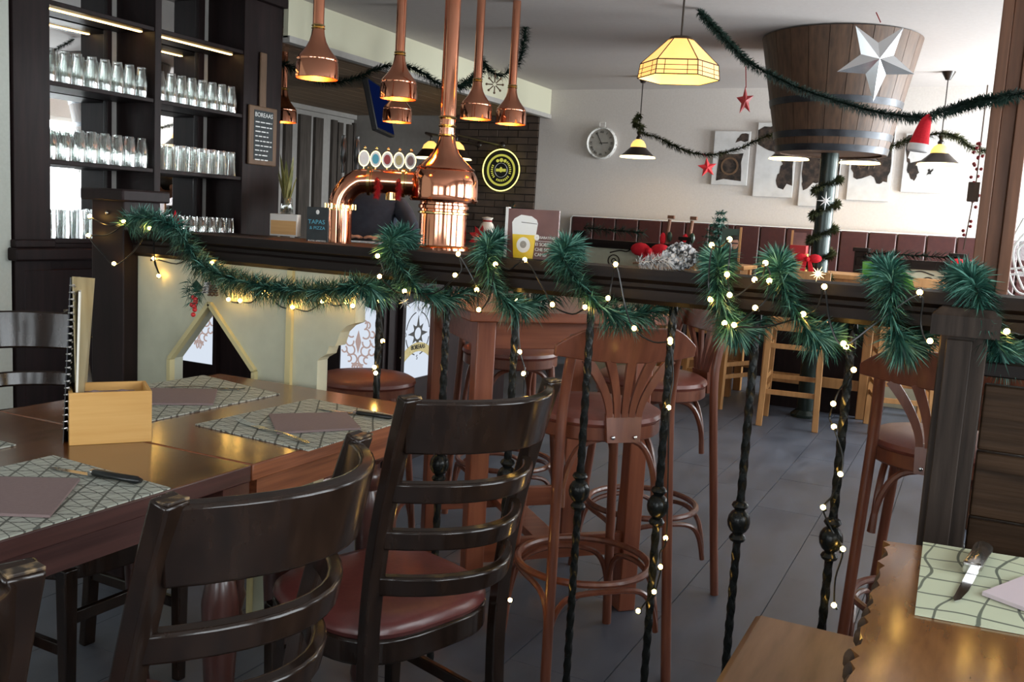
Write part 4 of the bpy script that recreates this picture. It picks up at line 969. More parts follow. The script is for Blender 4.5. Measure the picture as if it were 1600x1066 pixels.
pics = [((1118, 205), (1166, 290), 1174, 'canvas print with a dark square and ring, leftmost on the wall', [[(.14, .08), (.82, .10), (.84, .60), (.16, .60)], [(.62, .80), (.97, .84), (.97, .97), (.70, .96)]]),
        ((1186, 192), (1237, 309), 1243, 'tall canvas print with brown splash running down its right half', [[(.02, .93), (.5, .99), (.98, .9), (.98, .18), (.62, .10), (.58, .3), (.70, .45), (.45, .62), (.05, .7)]]),
        ((1258, 200), (1307, 324), 1318, 'tall canvas print mostly behind the dark column', [[(.03, .98), (.97, .98), (.97, .3), (.7, .42), (.45, .3), (.1, .22), (.03, .4)]]),
        ((1334, 196), (1388, 315), 1401, 'tall canvas print with dark brown foliage right of the column', [[(.03, .4), (.2, .30), (.55, .36), (.75, .20), (.9, .25), (.97, .5), (.97, .97), (.35, .97), (.03, .9)]]),
        ((1417, 209), (1469, 302), 1477, 'smaller canvas print with grey-brown speckles, rightmost on the wall', [[(.03, .95), (.12, .97), (.10, .6), (.18, .52), (.95, .60), (.9, .52), (.3, .46), (.42, .35), (.35, .2), (.22, .25), (.12, .4), (.04, .6)], [(.62, .30), (.75, .32), (.74, .4), (.64, .4)]])]
rn = random.Random(9)
for (tl, br, trx, lab, blobs) in pics:
    a = PY(*tl, Y_BACK-.03); b_ = PY(*br, Y_BACK-.03); x0_, x1_ = a.x, b_.x; zt_, zb2 = a.z, b_.z; wd, h = x1_-x0_, zt_-zb2
    t = thing('canvas_print', lab, 'picture', (x0_, Y_BACK-.002, zb2), 0, 'canvas prints on the back wall')
    MB().span((0, -.035, 0), (wd, 0, h)).build('canvas', 'canvas_white', t, smooth=False)
    for bl_ in blobs:
        pts = blob(rn, bl_); MB().prism([(x_*wd, z_*h) for x_, z_ in pts], (0, -.0352, 0), (1, 0, 0), (0, 0, 1), .0012).build('dark_print', 'print_dark', t, smooth=False)
    if 'ring' in lab: MB().lathe([(.10*wd*2, 0), (.125*wd*2, 0), (.125*wd*2, .003), (.10*wd*2, .003)], (wd*.49, -.0365, h*.35), 28, m3).build('printed_ring', 'boardframe', t)
    if 'foliage' in lab:
        sc = MB()
        for k in range(12):
            c_ = (rn.uniform(.3, .7)*wd, -.037, rn.uniform(.42, .62)*h); r = rn.uniform(.02, .045); s0 = rn.uniform(0, 6); sc.tube([(c_[0]+math.cos(s0+q_)*r, c_[1], c_[2]+math.sin(s0+q_)*r) for q_ in [i*.35 for i in range(9)]], .003, 4)
        sc.build('printed_tendrils', 'boardframe', t)
# ------------------------------------------------------------------ decorated window sliver right of the timber post: etched glass screen
q = P(1592, 430, 4.9)
gs = thing('etched_glass_screen', 'glass screen with white etched curls at the right edge', 'screen', (q.x+.22, q.y, 0))
MB().box((0, 0, 1.15), (.62, .010, 1.5)).build('glass', 'pane', gs, smooth=False); MB().box((0, 0, .40), (.66, .05, .06)).box((0, 0, 1.93), (.66, .05, .06)).box((.32, 0, .97), (.03, .05, 1.94)).box((-.32, 0, .97), (.03, .05, 1.94)).build('screen_frame', 'pinepost', gs, smooth=False)
cu = MB()
for k in range(4): cu.tube(bez([(-.26+.03*k, -.008, 1.52-.05*k), (-.30+.02*k, -.008, 1.30), (-.27+.03*k, -.008, 1.10+.02*k), (-.15, -.008, 1.06+.02*k), (.1, -.008, 1.14)], 6), .006, 5)
for k in range(2): cu.tube(bez([(-.31, -.008, 1.20-.03*k), (-.2, -.008, 1.22-.03*k), (-.1, -.008, 1.28-.03*k)], 5), .006, 5)
cu.build('etched_curls', 'white_paint', gs)
# ------------------------------------------------------------------ things on the dining tables
def mat_slab(name, label, cat, pts, th, m, group=None, z=TZ):
    pts = [V(p) for p in pts]; c_ = sum(pts, V())/len(pts); c_.z = z+.0006
    d = pts[1]-pts[0]; a = math.atan2(d.y, d.x); rm = Matrix.Rotation(-a, 3, 'Z')
    o = MB().slab([rm @ (V((p.x, p.y, z+.0006))-c_) + V((0, 0, th)) for p in pts], th).build(name, m, smooth=False); o.location = c_; o.rotation_euler = (0, 0, a)
    return tag(o, label, cat, group)
def zq(*pp): return [PZ(x, y, TZ) for x, y in pp]
a, b_ = PZ(83, 714, TZ), PZ(267, 765, TZ)
GM = 'woven placemats on the dining tables'
m1 = mat_slab('placemat', 'grey-green placemat with the knife at the front left of the photo', 'placemat', [a, b_, b_+V((0, -.43, 0)), a+V((0, -.43, 0))], .003, 'placemat', GM)
m2 = mat_slab('placemat', 'grey-green placemat with napkin, fork and knife on the far table, nearest the chairs', 'placemat', zq((305, 665), (482, 706), (641, 656), (487, 625)), .003, 'placemat', GM)
p3 = zq((232, 660), (437, 617), (318, 588)); m3_ = mat_slab('placemat', 'grey-green placemat on the far table beside the cream panel', 'placemat', [p3[0], p3[1], p3[2], p3[0]+p3[2]-p3[1]], .003, 'placemat', GM)
a2 = PZ(25, 697, TZ); mat_slab('placemat', 'grey-green placemat across the near table at the left photo edge', 'placemat', [a2, a2+V((-.28, 0, 0)), a2+V((-.28, -.42, 0)), a2+V((0, -.42, 0))], .003, 'placemat', GM)
ZM = TZ+.0042
def zm(*pp): return [PZ(x, y, ZM) for x, y in pp]
GN = 'purple paper napkins on placemats'
mat_slab('paper_napkin', 'purple folded napkin on the front left placemat', 'napkin', zm((-60, 748), (125, 752), (78, 810), (-60, 805)), .005, 'napkin', GN, ZM)
mat_slab('paper_napkin', 'purple folded napkin between fork and knife on the far table', 'napkin', zm((420, 650), (433, 679), (564, 672), (541, 647)), .005, 'napkin', GN, ZM)
mat_slab('paper_napkin', 'purple folded napkin behind the bamboo box', 'napkin', zm((225, 609), (226, 633), (333, 634), (340, 611)), .005, 'napkin', GN, ZM)
def knife(label, tip, joint, end, z, hr=.0085, steel='steel', handle='black_plastic'):
    tip, joint, end = [PZ(x, y, z) for x, y in (tip, joint, end)]; o = V((joint.x, joint.y, z)); d = (end-tip); d.z = 0; a = math.atan2(d.y, d.x)
    lb = (joint-tip).length; lh = (end-joint).length
    t = thing('table_knife', label, 'knife', o, a, 'table knives')
    MB().prism([(-lb, .0), (-lb*.92, -.006), (-lb*.6, -.010), (0, -.009), (0, .006), (-lb*.9, .004)], (0, 0, .001), (1, 0, 0), (0, 1, 0), .0018).build('blade', steel, t, smooth=False)
    MB().sweep([(0, 0, hr*.9), (lh*.06, 0, hr*.9), (lh*.5, 0, hr*.9), (lh*.93, 0, hr*.9), (lh, 0, hr*.9)], [(math.cos(q)*hr*1.15, math.sin(q)*hr*.85) for q in [2*math.pi*i/12 for i in range(12)]], (0, 0, 1), scl=[.7, 1, .92, 1, .6]).build('handle', handle, t)
    MB().box((0, 0, hr*.8), (.012, hr*1.9, hr*1.3)).build('bolster', steel, t, bevel=.002)
knife('table knife with black handle on the front left placemat', (80, 731), (145, 744), (222, 757), ZM)
knife('table knife with black handle on the far table placemat', (500, 638), (556, 648), (616, 655), ZM, .007)
def fork(label, tip, neck, end, z):
    tip, neck, end = [PZ(x, y, z) for x, y in (tip, neck, end)]; o = V((neck.x, neck.y, z)); d = end-tip; d.z = 0; t = thing('table_fork', label, 'fork', o, math.atan2(d.y, d.x), 'table forks')
    l = (neck-tip).length; lh = (end-neck).length
    for k in range(4): MB().tube([(-l, -.0085+.0057*k, .006), (-l*.75, -.0085+.0057*k, .0025), (-l*.35, -.0075+.005*k, .003)], .0013, 5).build('tine', 'steel', t)
    MB().prism([(-l*.4, -.010), (-l*.12, -.009), (0, -.003), (0, .003), (-l*.12, .009), (-l*.4, .010)], (0, 0, .002), (1, 0, 0), (0, 1, 0), .0018).build('fork_head', 'steel', t, smooth=False)
    MB().sweep([(0, 0, .004), (lh*.4, 0, .008), (lh*.9, 0, .004), (lh, 0, .003)], [(-.0045, -.0012), (.0045, -.0012), (.0045, .0012), (-.0045, .0012)], (0, 0, 1), scl=[.6, .8, 1.3, 1]).build('fork_handle', 'steel', t)
fork('steel fork half under the napkin on the far table', (388, 657), (416, 673), (495, 692), ZM)
fork('steel fork on the placemat beside the cream panel', (365, 603), (342, 609), (275, 600), ZM)
# bamboo box with napkins and the standing menu
A, B = PZ(108, 697, TZ), PZ(237, 690, TZ); d = B-A; d.z = 0; wb = d.length; a = math.atan2(d.y, d.x)
bbx = thing('bamboo_box', 'open bamboo box holding purple napkins on the near table', 'box', (A.x, A.y, TZ), a)
hb, db = .113, .125
for c_, s_ in (((wb/2, .004, hb/2), (wb, .008, hb)), ((wb/2, db-.004, hb/2), (wb, .008, hb)), ((.004, db/2, hb/2), (.008, db-.016, hb)), ((wb-.004, db/2, hb/2), (.008, db-.016, hb)), ((wb/2, db/2, .004), (wb-.016, db-.016, .008))): MB().box(c_, s_).build('box_board', 'bamboo', bbx, bevel=.001)
nk = thing('napkin_stack', 'stack of purple napkins inside the bamboo box', 'napkins', (A.x, A.y, TZ+.009), a)
MB().slab([(.03+.03*0+x_, y_, .088) for x_, y_ in ((0, .014), (.11, .014), (.11, .108), (0, .108))], .085).build('napkin_fold', 'napkin', nk, bevel=.004)
for s_ in (0, 1): MB().tube(bez([(.034+.055*s_, .03, .086), (.05+.055*s_, .03, .096), (.075+.055*s_, .03, .088)], 4), .008, 7).build('napkin_edge', 'napkin', nk)
base = PZ(99, 693, TZ); vd = V((base.x, base.y, 0)).normalized(); sd = V((vd.y, -vd.x, 0)); sd = sd if sd.x > 0 else -sd
mn = thing('spiral_menu', 'tall spiral-bound menu standing open behind the bamboo box', 'menu', (base.x, base.y, TZ))
def cover(name, m, near0, near1, far1, far0, th=.002):
    pts = [V(p) for p in (near0, near1, far1, far0)]; n_ = (pts[1]-pts[0]).cross(pts[3]-pts[0]).normalized()*th
    MB().add(pts+[p+n_ for p in pts], [(0, 1, 2, 3), (7, 6, 5, 4), (0, 4, 5, 1), (1, 5, 6, 2), (2, 6, 7, 3), (3, 7, 4, 0)]).build(name, m, mn, smooth=False)
H = .355; up = V((0, 0, 1))
cover('front_cover', 'cover_dark', sd*.0, sd*.016+up*H, sd*.036+up*(H-.008)+vd*.12, sd*.022+vd*.12)
cover('page_block', 'paper', sd*.026-vd*.002+up*.012, sd*.034+up*(H-.03)-vd*.002, sd*.040+up*(H-.03)+vd*.12, sd*.032+vd*.12+up*.012, .004)
cover('back_cover', 'cover_gold', sd*.028+up*.002, sd*.020+up*(H+.002), sd*.066+up*(H-.012)+vd*.14, sd*.042+vd*.14)
for k in range(22): MB().tube([sd*(.004+.016*k/22)-vd*.006+up*(.03+.0145*k)+V((math.cos(q)*.006, math.sin(q)*.006, .001*q)) for q in [i*1.05 for i in range(7)]], .0012, 4).build('spiral_ring', 'steel', mn)
# ------------------------------------------------------------------ lower right table setting
def zr(x, y, z=TR): return PZ(x, y, z)
c0, c1, c2 = zr(1442, 850), zr(1429, 962), zr(1600, 875); e = (c2-c0).normalized()*.44
mat_slab('placemat', 'pale green placemat with wavy lines on the live-edge table', 'placemat', [c0, c0+e, c1+e, c1], .003, 'placemat_waves', GM, TR)
ZR = TR+.0042
d_ = [PZ(1534, 931, ZR), PZ(1606, 903, ZR)]; e2 = PZ(1600, 956, ZR)-d_[0]
mat_slab('paper_napkin', 'pale folded napkin on the live-edge table', 'napkin', [d_[0], d_[0]+e2*1.8, d_[1]+e2*1.6, d_[1]], .006, 'napkin_pale', None, ZR)
knife('silver-handled steak knife on the wavy placemat', (1487, 941), (1517, 898), (1533, 864), ZR, .0135, 'chrome', 'steel')
# ------------------------------------------------------------------ beer menu card on the railing beam
ym = YR+.075; q = [PY(790, 404, ym), PY(868, 409, ym), PY(879, 338, ym), PY(796, 326, ym)]
x0_, x1_ = (q[0].x+q[3].x)/2, (q[1].x+q[2].x)/2; wd = x1_-x0_; hh = q[3].z-BT
bm_ = thing('beer_menu_card', 'dark red menu card with a big glass of beer standing on the railing beam', 'menu card', (x0_, ym, BT+.001), R(-3))
MB().span((0, 0, 0), (wd, .006, hh)).build('card', 'poster', bm_, smooth=False); MB().span((-.008, -.002, 0), (0, .012, hh+.003)).build('card_holder', 'white_paint', bm_, smooth=False)
gx = wd*.34; u_, v_ = (1, 0, 0), (0, 0, 1)
MB().prism([(gx-.030, 0), (gx+.030, 0), (gx+.036, hh*.48), (gx-.036, hh*.48)], (0, -.0003, 0), u_, v_, .0012).build('printed_beer', 'beer', bm_, smooth=False)
fo_ = [(gx-.036, hh*.48), (gx+.036, hh*.48), (gx+.040, hh*.72), (gx+.036, hh*.79), (gx+.02, hh*.86), (gx-.012, hh*.88), (gx-.032, hh*.80), (gx-.039, hh*.72)]
MB().prism(fo_, (0, -.0003, 0), u_, v_, .0012).build('printed_foam', 'foam', bm_, smooth=False)
MB().prism([(gx-.01, hh*.725), (gx+.038, hh*.705), (gx+.038, hh*.715), (gx-.01, hh*.737)], (0, -.0016, 0), u_, v_, .0006).build('printed_rim', 'ink', bm_, smooth=False)
MB().lathe([(.001, 0), (.021, 0), (.021, .001), (.001, .001)], (gx, -.0018, hh*.27), 20, m3).build('printed_seal', 'foam', bm_); MB().lathe([(.001, 0), (.010, 0), (.010, .001), (.001, .001)], (gx, -.003, hh*.28), 12, m3).build('printed_emblem', 'clockface', bm_)
MB().lathe([(.001, 0), (.008, 0), (.008, .001), (.001, .001)], (wd*.60, -.0018, hh*.44), 14, m3).build('printed_dot', 'foam', bm_)
text('SABATINO', .0095, (wd*.66, -.0015, hh*.44), u_, v_, bm_, 'foam', align='LEFT')
MB().span((wd*.57, -.0012, hh*.365), (wd*.97, -.0006, hh*.372)).build('printed_rule', 'foam', bm_, smooth=False)
for k, s_ in enumerate(('EI SOBRE', 'CHE SC', 'CAMBI')): text(s_, .0125, (wd*.57, -.0015, hh*(.30-.105*k)), u_, v_, bm_, 'foam', align='LEFT')
# ------------------------------------------------------------------ caddies and cards on the tall tables
q = PZ(841, 478, 1.03); cd = thing('menu_caddy', 'cream wooden caddy on the tall reddish table', 'box', q, R(26)); MB().box((0, .03, .045), (.062, .06, .088)).build('caddy_body', 'paper', cd, bevel=.003); MB().box((0, .03, .095), (.05, .012, .03)).build('caddy_card', 'poster', cd, smooth=False)
def oak_card(px, py, label, face):
    q = PY(px, py, 7.47); t = thing('table_menu_holder', label, 'menu holder', (q.x, 7.47, 1.051), R(8))
    MB().span((.0, 0, 0), (.016, .02, .30)).build('oak_strip', 'oak', t, smooth=False); MB().box((-.05, .01, .01), (.14, .05, .02)).build('holder_foot', 'oak', t, smooth=False)
    MB().span((-.135 if face else .016, .006, .02), (0 if face else .11, .012, .285)).build('menu_sheet', 'poster' if not face else 'leaf_dark', t, smooth=False)
    if face:
        MB().ball((-.03, .003, .17), .036, 14, 8, (.8, .12, 1.25)).build('printed_face', 'skin', t); MB().ball((-.035, .002, .215), .034, 12, 6, (1.05, .12, .6)).build('printed_hair', 'hair', t); MB().box((-.03, -.003, .172), (.05, .002, .010)).build('printed_glasses', 'ink', t, smooth=False)
        MB().prism([(-.12, .02), (-.0, .02), (-.01, .10), (-.05, .125), (-.10, .08)], (0, .0055, 0), (1, 0, 0), (0, 0, 1), .001).build('printed_suit', 'ink', t, smooth=False)
oak_card(1152, 405, 'table menu with a portrait photo in an oak holder, behind the garland', True)
oak_card(1233, 405, 'dark red table menu in an oak holder beside the bamboo caddy', False)
q = PY(1242, 437, 7.24); cd2 = thing('bamboo_caddy', 'bamboo caddy with red napkins on the tall oak table', 'box', (q.x, 7.24, 1.051), R(4)); MB().box((0, .06, .065), (.14, .12, .13)).build('caddy_body', 'bamboo', cd2, bevel=.003); MB().slab([(-.06, .01, .19), (.06, .01, .19), (.065, .1, .19), (-.06, .1, .19)], .06).build('red_napkins', 'red', cd2, bevel=.004)
# ------------------------------------------------------------------ railing garland
def bxp(px): return PY(px, 425, YR).x
gp = [PY(x, y, YR-.045) for x, y in ((196, 352), (214, 340), (245, 343), (275, 356), (296, 388), (316, 414), (345, 430), (390, 443), (440, 452), (490, 455), (540, 451), (572, 445))]
gp.append(V((bxp(588), YR+.02, BT-.125))); gp.append(V((bxp(585), YR+.16, BT-.05)))
turns = [(606, 692), (755, 812), (872, 985), (1112, 1165), (1208, 1302), (1382, 1432), (1512, 1600), (1690, 1740)]
for k, (t0, b0_) in enumerate(turns):
    xt, xb_ = bxp(t0), bxp(b0_)
    gp += [V((xt-.02, YR+.13, BT+.03)), V((xt, YR+.05, BT+.038)), V((xt+.02, YR-.025, BT+.018)), V((xt+(xb_-xt)*.38, YR-.040, BT-.045)), V((xt+(xb_-xt)*.72, YR-.030, BT-.105)), V((xb_, YR+.06, BT-.125))]
    if k+1 < len(turns): gp.append(V((xb_+(bxp(turns[k+1][0])-xb_)*.55, YR+.165, BT-.055)))
garland('fir_garland', 'thick green fir garland wound around the railing beam', gp, .060, 2500, 21, 'needle', 7, .0014, .35, 'needle_light')
# sprig with berries and cones under the garland, left
q = PY(325, 452, YR-.05); sg = thing('berry_sprig', 'sprig with red berries and a small cone on the garland over the cream panel', 'decoration', q)
for dx, dz in ((-.020, -.028), (-.012, -.042), (-.026, -.052), (-.016, -.056), (-.014, -.066), (-.020, -.082), (-.010, -.034)): MB().ball((dx-.02, -.02, dz), .0075, 10, 6).build('berry', 'red', sg)
for k, (dx, dz) in enumerate(((.018, .005), (.04, -.002))):
    c_ = MB()
    for r in range(5):
        for j in range(6): an = j*1.047+r*.5; c_.ball((dx+math.cos(an)*.012*(1-r*.12), -.02+math.sin(an)*.012*(1-r*.12), dz-.012+r*.007), .006, 5, 4, (1, 1, .5))
    c_.build('pine_cone', 'snowy' if k == 0 else 'cone', sg)
for an in (160, 185, 205, 225, 245): o = needles([V((-.01, -.01, -.01)), V((math.cos(R(an))*.07, -.02, math.sin(R(an))*.06))], .03, 900, an, wid=.001).build('fir_tip', 'needle', sg, smooth=False, recalc=False); o['kind'] = 'stuff'
for s_ in (-1, 1): MB().add([(0, -.02, .005), (-.02, -.03, .02*s_+.01), (-.05, -.02, .005*s_), (-.02, -.02, -.004)], [(0, 1, 2, 3)]).build('leaf', 'leaf_dark', sg, smooth=False)
# red bow tip at the left post
q = PY(273, 345, YR-.02); o = MB().add([(-.02, 0, -.03), (.03, 0, -.025), (.012, -.01, .035), (0, .02, -.02)], [(0, 1, 2), (0, 2, 3), (1, 3, 2), (0, 3, 1)]).build('red_felt_point', 'red_felt', smooth=False); o.location = q; tag(o, 'small red felt point sticking out of the garland by the left post', 'decoration')
# frosted cone and snowy sprig on the beam
q = V((bxp(1048), YR+.07, BT+.036)); fc = thing('frosted_pine_cone', 'frosted white pine cone lying on the railing beam', 'decoration', q)
rn = random.Random(4); c_ = MB().ball((0, 0, 0), .024, 12, 8, (1.5, 1, 1))
for r in range(9):
    for j in range(9): an = j*.698+r*.35; rr_ = .030*math.sin(math.pi*(r+.7)/9.6); c_.ball((-.04+r*.010, math.cos(an)*rr_, math.sin(an)*rr_), .0075, 6, 4, (.9, 1, 1))
c_.build('cone_scales', 'snowy', fc)
q = V((bxp(1012), YR+.03, BT+.012)); sp_ = thing('snowy_sprig', 'snow-white fir sprig lying on the beam beside the frosted cone', 'decoration', q)
MB().tube([(-.05, 0, 0), (.04, 0, .012)], .003, 5).build('twig', 'cone', sp_); o = needles([V((-.04, 0, 0)), V((0, 0, .008)), V((.04, 0, .012))], .032, 3600, 8, wid=.0016).build('white_needles', 'white_felt', sp_, smooth=False, recalc=False); o['kind'] = 'stuff'
for px, py, lab in ((1362, 428, 'bright green leaf sticking up from the garland, upper'), (1412, 442, 'bright green leaf lying on the beam beside the garland, lower')):
    q = PY(px, py, YR+.02); o = MB().add([(-.022, 0, .026), (-.004, -.006, .028), (.016, 0, .010), (.026, .004, -.018), (.0, .0, -.012), (-.020, .0, 0)], [(0, 1, 2, 3, 4, 5)]).add([(-.022, .003, .026), (-.004, -.003, .028), (.016, .003, .010), (.026, .007, -.018), (.0, .003, -.012), (-.020, .003, 0)], [(5, 4, 3, 2, 1, 0)]).build('green_leaf', 'leaf', smooth=False); o.location = q; tag(o, lab, 'leaf')
def burst(px, py, Y, r, label, n=9, m='silver', w_=None):
    q = P(px, py, w_) if w_ else PY(px, py, Y); t = thing('star_ornament', label, 'ornament', q, R(20), 'small silver star ornaments')
    for k in range(n):
        a = 2*math.pi*k/n; l = r*(1 if k % 2 == 0 else .72); d = V((math.cos(a), 0, math.sin(a))); s = V((-d.z, 0, d.x))*r*.10
        MB().add([-s, s, d*l, V((0, -r*.1, 0)), V((0, r*.1, 0))], [(0, 3, 2), (3, 1, 2), (1, 4, 2), (4, 0, 2)]).build('ray', m, t, smooth=False)
burst(632, 472, YR-.035, .026, 'small silver star ornament hanging under the beam by the lit compass panel')
burst(1278, 428, YR+.02, .019, 'small gold-white star ornament standing on the beam in front of the column', 11, 'shade_rim')
burst(1290, 314, 0, .065, 'pale star ornament on the column garland under the cask', 8, 'white_felt', 6.35)
# ------------------------------------------------------------------ fairy lights
bulb_me = MB().ball((0, 0, 0), .0062, 8, 6).mesh('bulb', 'bulb'); cap_me = MB().cyl((0, 0, -.012), (0, 0, -.003), .0032, n=6).mesh('bulb_socket', 'black_plastic')
def lights(label, pts, Y, slack=.02, rad=.0022, near=None):
    ps = [PY(x, y, near if near and x > 216 and y > 395 else Y) for x, y in pts]; t = thing('fairy_lights', label, 'string lights', ps[0]); o0_ = ps[0]; rn = random.Random(len(pts)); path = []
    for i, p in enumerate(ps):
        path.append(p-o0_+V((0, .006, -.004)))
        if i+1 < len(ps):
            l = (ps[i+1]-p).length; path.append((p+ps[i+1])/2-o0_+V((rn.uniform(-.012, .012), .012, -slack*min(1, l/.1)+rn.uniform(-.006, .006))))
    MB().tube(bez(path, 4), rad, 5).build('wire', 'black_plastic', t)
    for p in ps:
        b = inst(bulb_me, 'bulb', t, p-o0_); inst(cap_me, 'bulb_socket', b, (0, 0, 0), (random.uniform(-1, 1), random.uniform(-1, 1), 0))
YL = YR-.062
lights('fairy lights draped from the left post over the cream panel', [(140, 338), (193, 346), (138, 368), (178, 412), (234, 357), (248, 431), (240, 404), (300, 399), (331, 411), (357, 468), (375, 470), (411, 457), (457, 480), (504, 471), (541, 472), (551, 478)], YL, near=YR+.012)
lights('fairy lights along the middle of the railing beam', [(590, 400), (593, 432), (632, 455), (711, 430), (716, 397), (745, 453), (748, 484), (774, 413), (820, 406), (863, 476), (914, 480), (950, 466), (962, 413), (991, 513), (1047, 531)], YL)
lights('fairy lights bunched around the right part of the garland', [(1110, 468), (1112, 383), (1140, 374), (1136, 429), (1140, 461), (1179, 437), (1196, 411), (1202, 439), (1180, 481), (1132, 505), (1147, 508), (1255, 491), (1288, 448), (1318, 537), (1437, 457), (1453, 533), (1573, 518), (1620, 520)], YL)
lights('fairy lights winding down the leftmost baluster', [(593, 470), (598, 533), (585, 574), (587, 583), (576, 690), (580, 744), (567, 792), (573, 824)], YR+.03, .012)
lights('fairy lights winding down the baluster in front of the tall table leg', [(808, 470), (812, 550), (818, 584), (806, 776), (797, 852), (783, 924), (797, 938)], YR+.03, .012)
lights('fairy lights winding down the baluster in front of the fan-back stool', [(1047, 535), (1045, 637), (1040, 841), (1032, 886), (1022, 925), (997, 955)], YR+.03, .012)
lights('fairy lights winding down the rightmost baluster', [(1322, 542), (1334, 578), (1302, 631), (1303, 667), (1313, 741), (1286, 793), (1317, 858), (1303, 946)], YR+.03, .012)
# ------------------------------------------------------------------ garlands under the ceiling
def pw(l): return [P(*q) for q in l]
garland('ceiling_garland', 'dark garland looped along the soffit above the copper lamps', pw([(425, 92, 6.6), (470, 112, 6.6), (520, 128, 6.6), (560, 120, 6.6), (600, 104, 6.6), (645, 106, 6.6), (690, 132, 6.6), (728, 130, 6.7), (750, 110, 6.8), (752, 92, 6.8), (762, 108, 6.8), (782, 118, 6.8), (803, 104, 6.8), (815, 84, 6.8), (822, 40, 6.8)]), .062, 1500, 31, 'needle_dark', 6, .003)
garland('ceiling_garland', 'thin garland hanging from the left bell lamp to the cask', pw([(1000, 178, 8.7), (992, 192, 8.6), (1003, 198, 8.5), (1000, 206, 8.5), (1030, 216, 8.5), (1060, 231, 8.4), (1102, 242, 8.3), (1150, 234, 8.2), (1185, 218, 8.1), (1215, 208, 8.0)]), .052, 1300, 32, 'needle_dry', 6, .003)
garland('ceiling_garland', 'thin garland hanging from the right bell lamp past the cask', pw([(1375, 232, 7.9), (1395, 228, 7.8), (1420, 218, 7.8), (1445, 214, 7.7), (1470, 208, 7.65), (1500, 216, 7.5), (1545, 236, 7.3)])+[V((1.0, 7.75, 1.98)), V((1.72, 7.6, 2.38))], .055, 1300, 33, 'needle_dry', 6, .003)
garland('ceiling_garland', 'green garland swagged across the cask and the timber post', [V((-1.75, 6.0, 2.68))]+pw([(1165, 92, 5.5), (1200, 114, 5.4), (1250, 138, 5.25), (1300, 155, 5.1), (1350, 170, 4.95), (1400, 180, 4.8), (1440, 183, 4.65), (1480, 172, 4.5), (1520, 160, 4.3), (1560, 153, 4.1), (1630, 140, 3.9)])+[V((1.0, 4.3, 2.1)), V((1.72, 4.5, 2.38))], .044, 1700, 34, 'needle_dark', 6, .0024)
hel = [V((CKX+math.cos(a)*.085, CKY+math.sin(a)*.085, 1.02+a*.028)) for a in [i*.45 for i in range(58)]]
garland('column_garland', 'dry green garland wound around the dark column', hel, .045, 1200, 35, 'needle_dry', 2, .0026)
# red hat, stars, big crystal star, snowflake
q = P(1447, 182, 4.6); ht = thing('felt_santa_hat', 'small red felt hat with white brim hanging from the garland', 'decoration', q)
MB().tube(bez([(-.018, 0, -.135), (-.012, 0, -.09), (-.002, 0, -.04), (.006, 0, -.005), (.002, 0, .008)], 4), .046, 16, radii=[.046-.036*(i/16)**1.1 for i in range(17)]).build('hat_cone', 'red_felt', ht)
MB().tube([(-.022, 0, -.170), (-.018, 0, -.130)], .050, 18).build('hat_brim', 'white_felt', ht, bevel=.008)
def star5(px, py, w_, r, label, m, hang=None, tilt=0, squash=1):
    q = P(px, py, w_); t = thing('star_pendant', label, 'ornament', q, R(24))
    vs = [V((0, -r*.22, 0)), V((0, r*.22, 0))]
    for k in range(10): a = math.pi/2+tilt+k*math.pi/5; l = r if k % 2 == 0 else r*.42; vs.append(V((math.cos(a)*l*squash, 0, math.sin(a)*l)))
    MB().add(vs, [(0, 2+(k+1) % 10, 2+k) for k in range(10)] + [(1, 2+k, 2+(k+1) % 10) for k in range(10)]).build('star_body', m, t, smooth=False)
    if hang: top = P(*hang)-q; MB().tube([(0, 0, r*.9), top], .003, 5).build('cord', 'red_dark', t)
    return t
star5(1164, 158, 5.5, .085, 'dark red fabric star hanging on a cord left of the cask', 'red_dark', (1168, 104, 5.5), .1, .62)
star5(1105, 262, 8.2, .088, 'red faceted star hanging under the thin garland', 'red', (1106, 240, 8.3), .15)
star5(1370, 94, 4.9, .21, 'large silver faceted star hanging in front of the cask', 'silver', (1372, 20, 4.9), -.61, 1)
q = P(773, 132, 6.7); sf = thing('wooden_snowflake', 'small wooden snowflake ornament hanging from the soffit garland', 'ornament', q, R(24))
for k in range(8):
    a = k*math.pi/4; d = V((math.cos(a), 0, math.sin(a))); MB().tube([d*.012, d*.055], .0045, 5).ball(d*.058, .009, 6, 4).build('snowflake_arm', 'boardframe', sf)
MB().tube([(0, 0, .05), (0, 0, .10)], .002, 4).build('cord', 'boardframe', sf)
# berries strand and small wooden box on the timber post
q = P(1527, 270, 4.4); bs_ = thing('berry_strand', 'strand of dark red berries hanging beside the timber post', 'decoration', q)
rn = random.Random(6); MB().tube([(0, 0, .4), (.0, 0, -.05), (-.02, 0, -.36)], .003, 5).build('strand', 'cone', bs_)
for k in range(26): z = rn.uniform(-.30, .24); MB().ball((rn.gauss(-.01, .014), rn.gauss(0, .012), z), .0085, 6, 4).build('berry', 'red_dark', bs_)
q = P(1521, 300, 4.42); o = MB().box((0, 0, 0), (.05, .05, .09)).build('wooden_box_ornament', 'stave', bevel=.003); o.location = q; tag(o, 'small wooden box ornament hung on the left of the timber post', 'ornament')
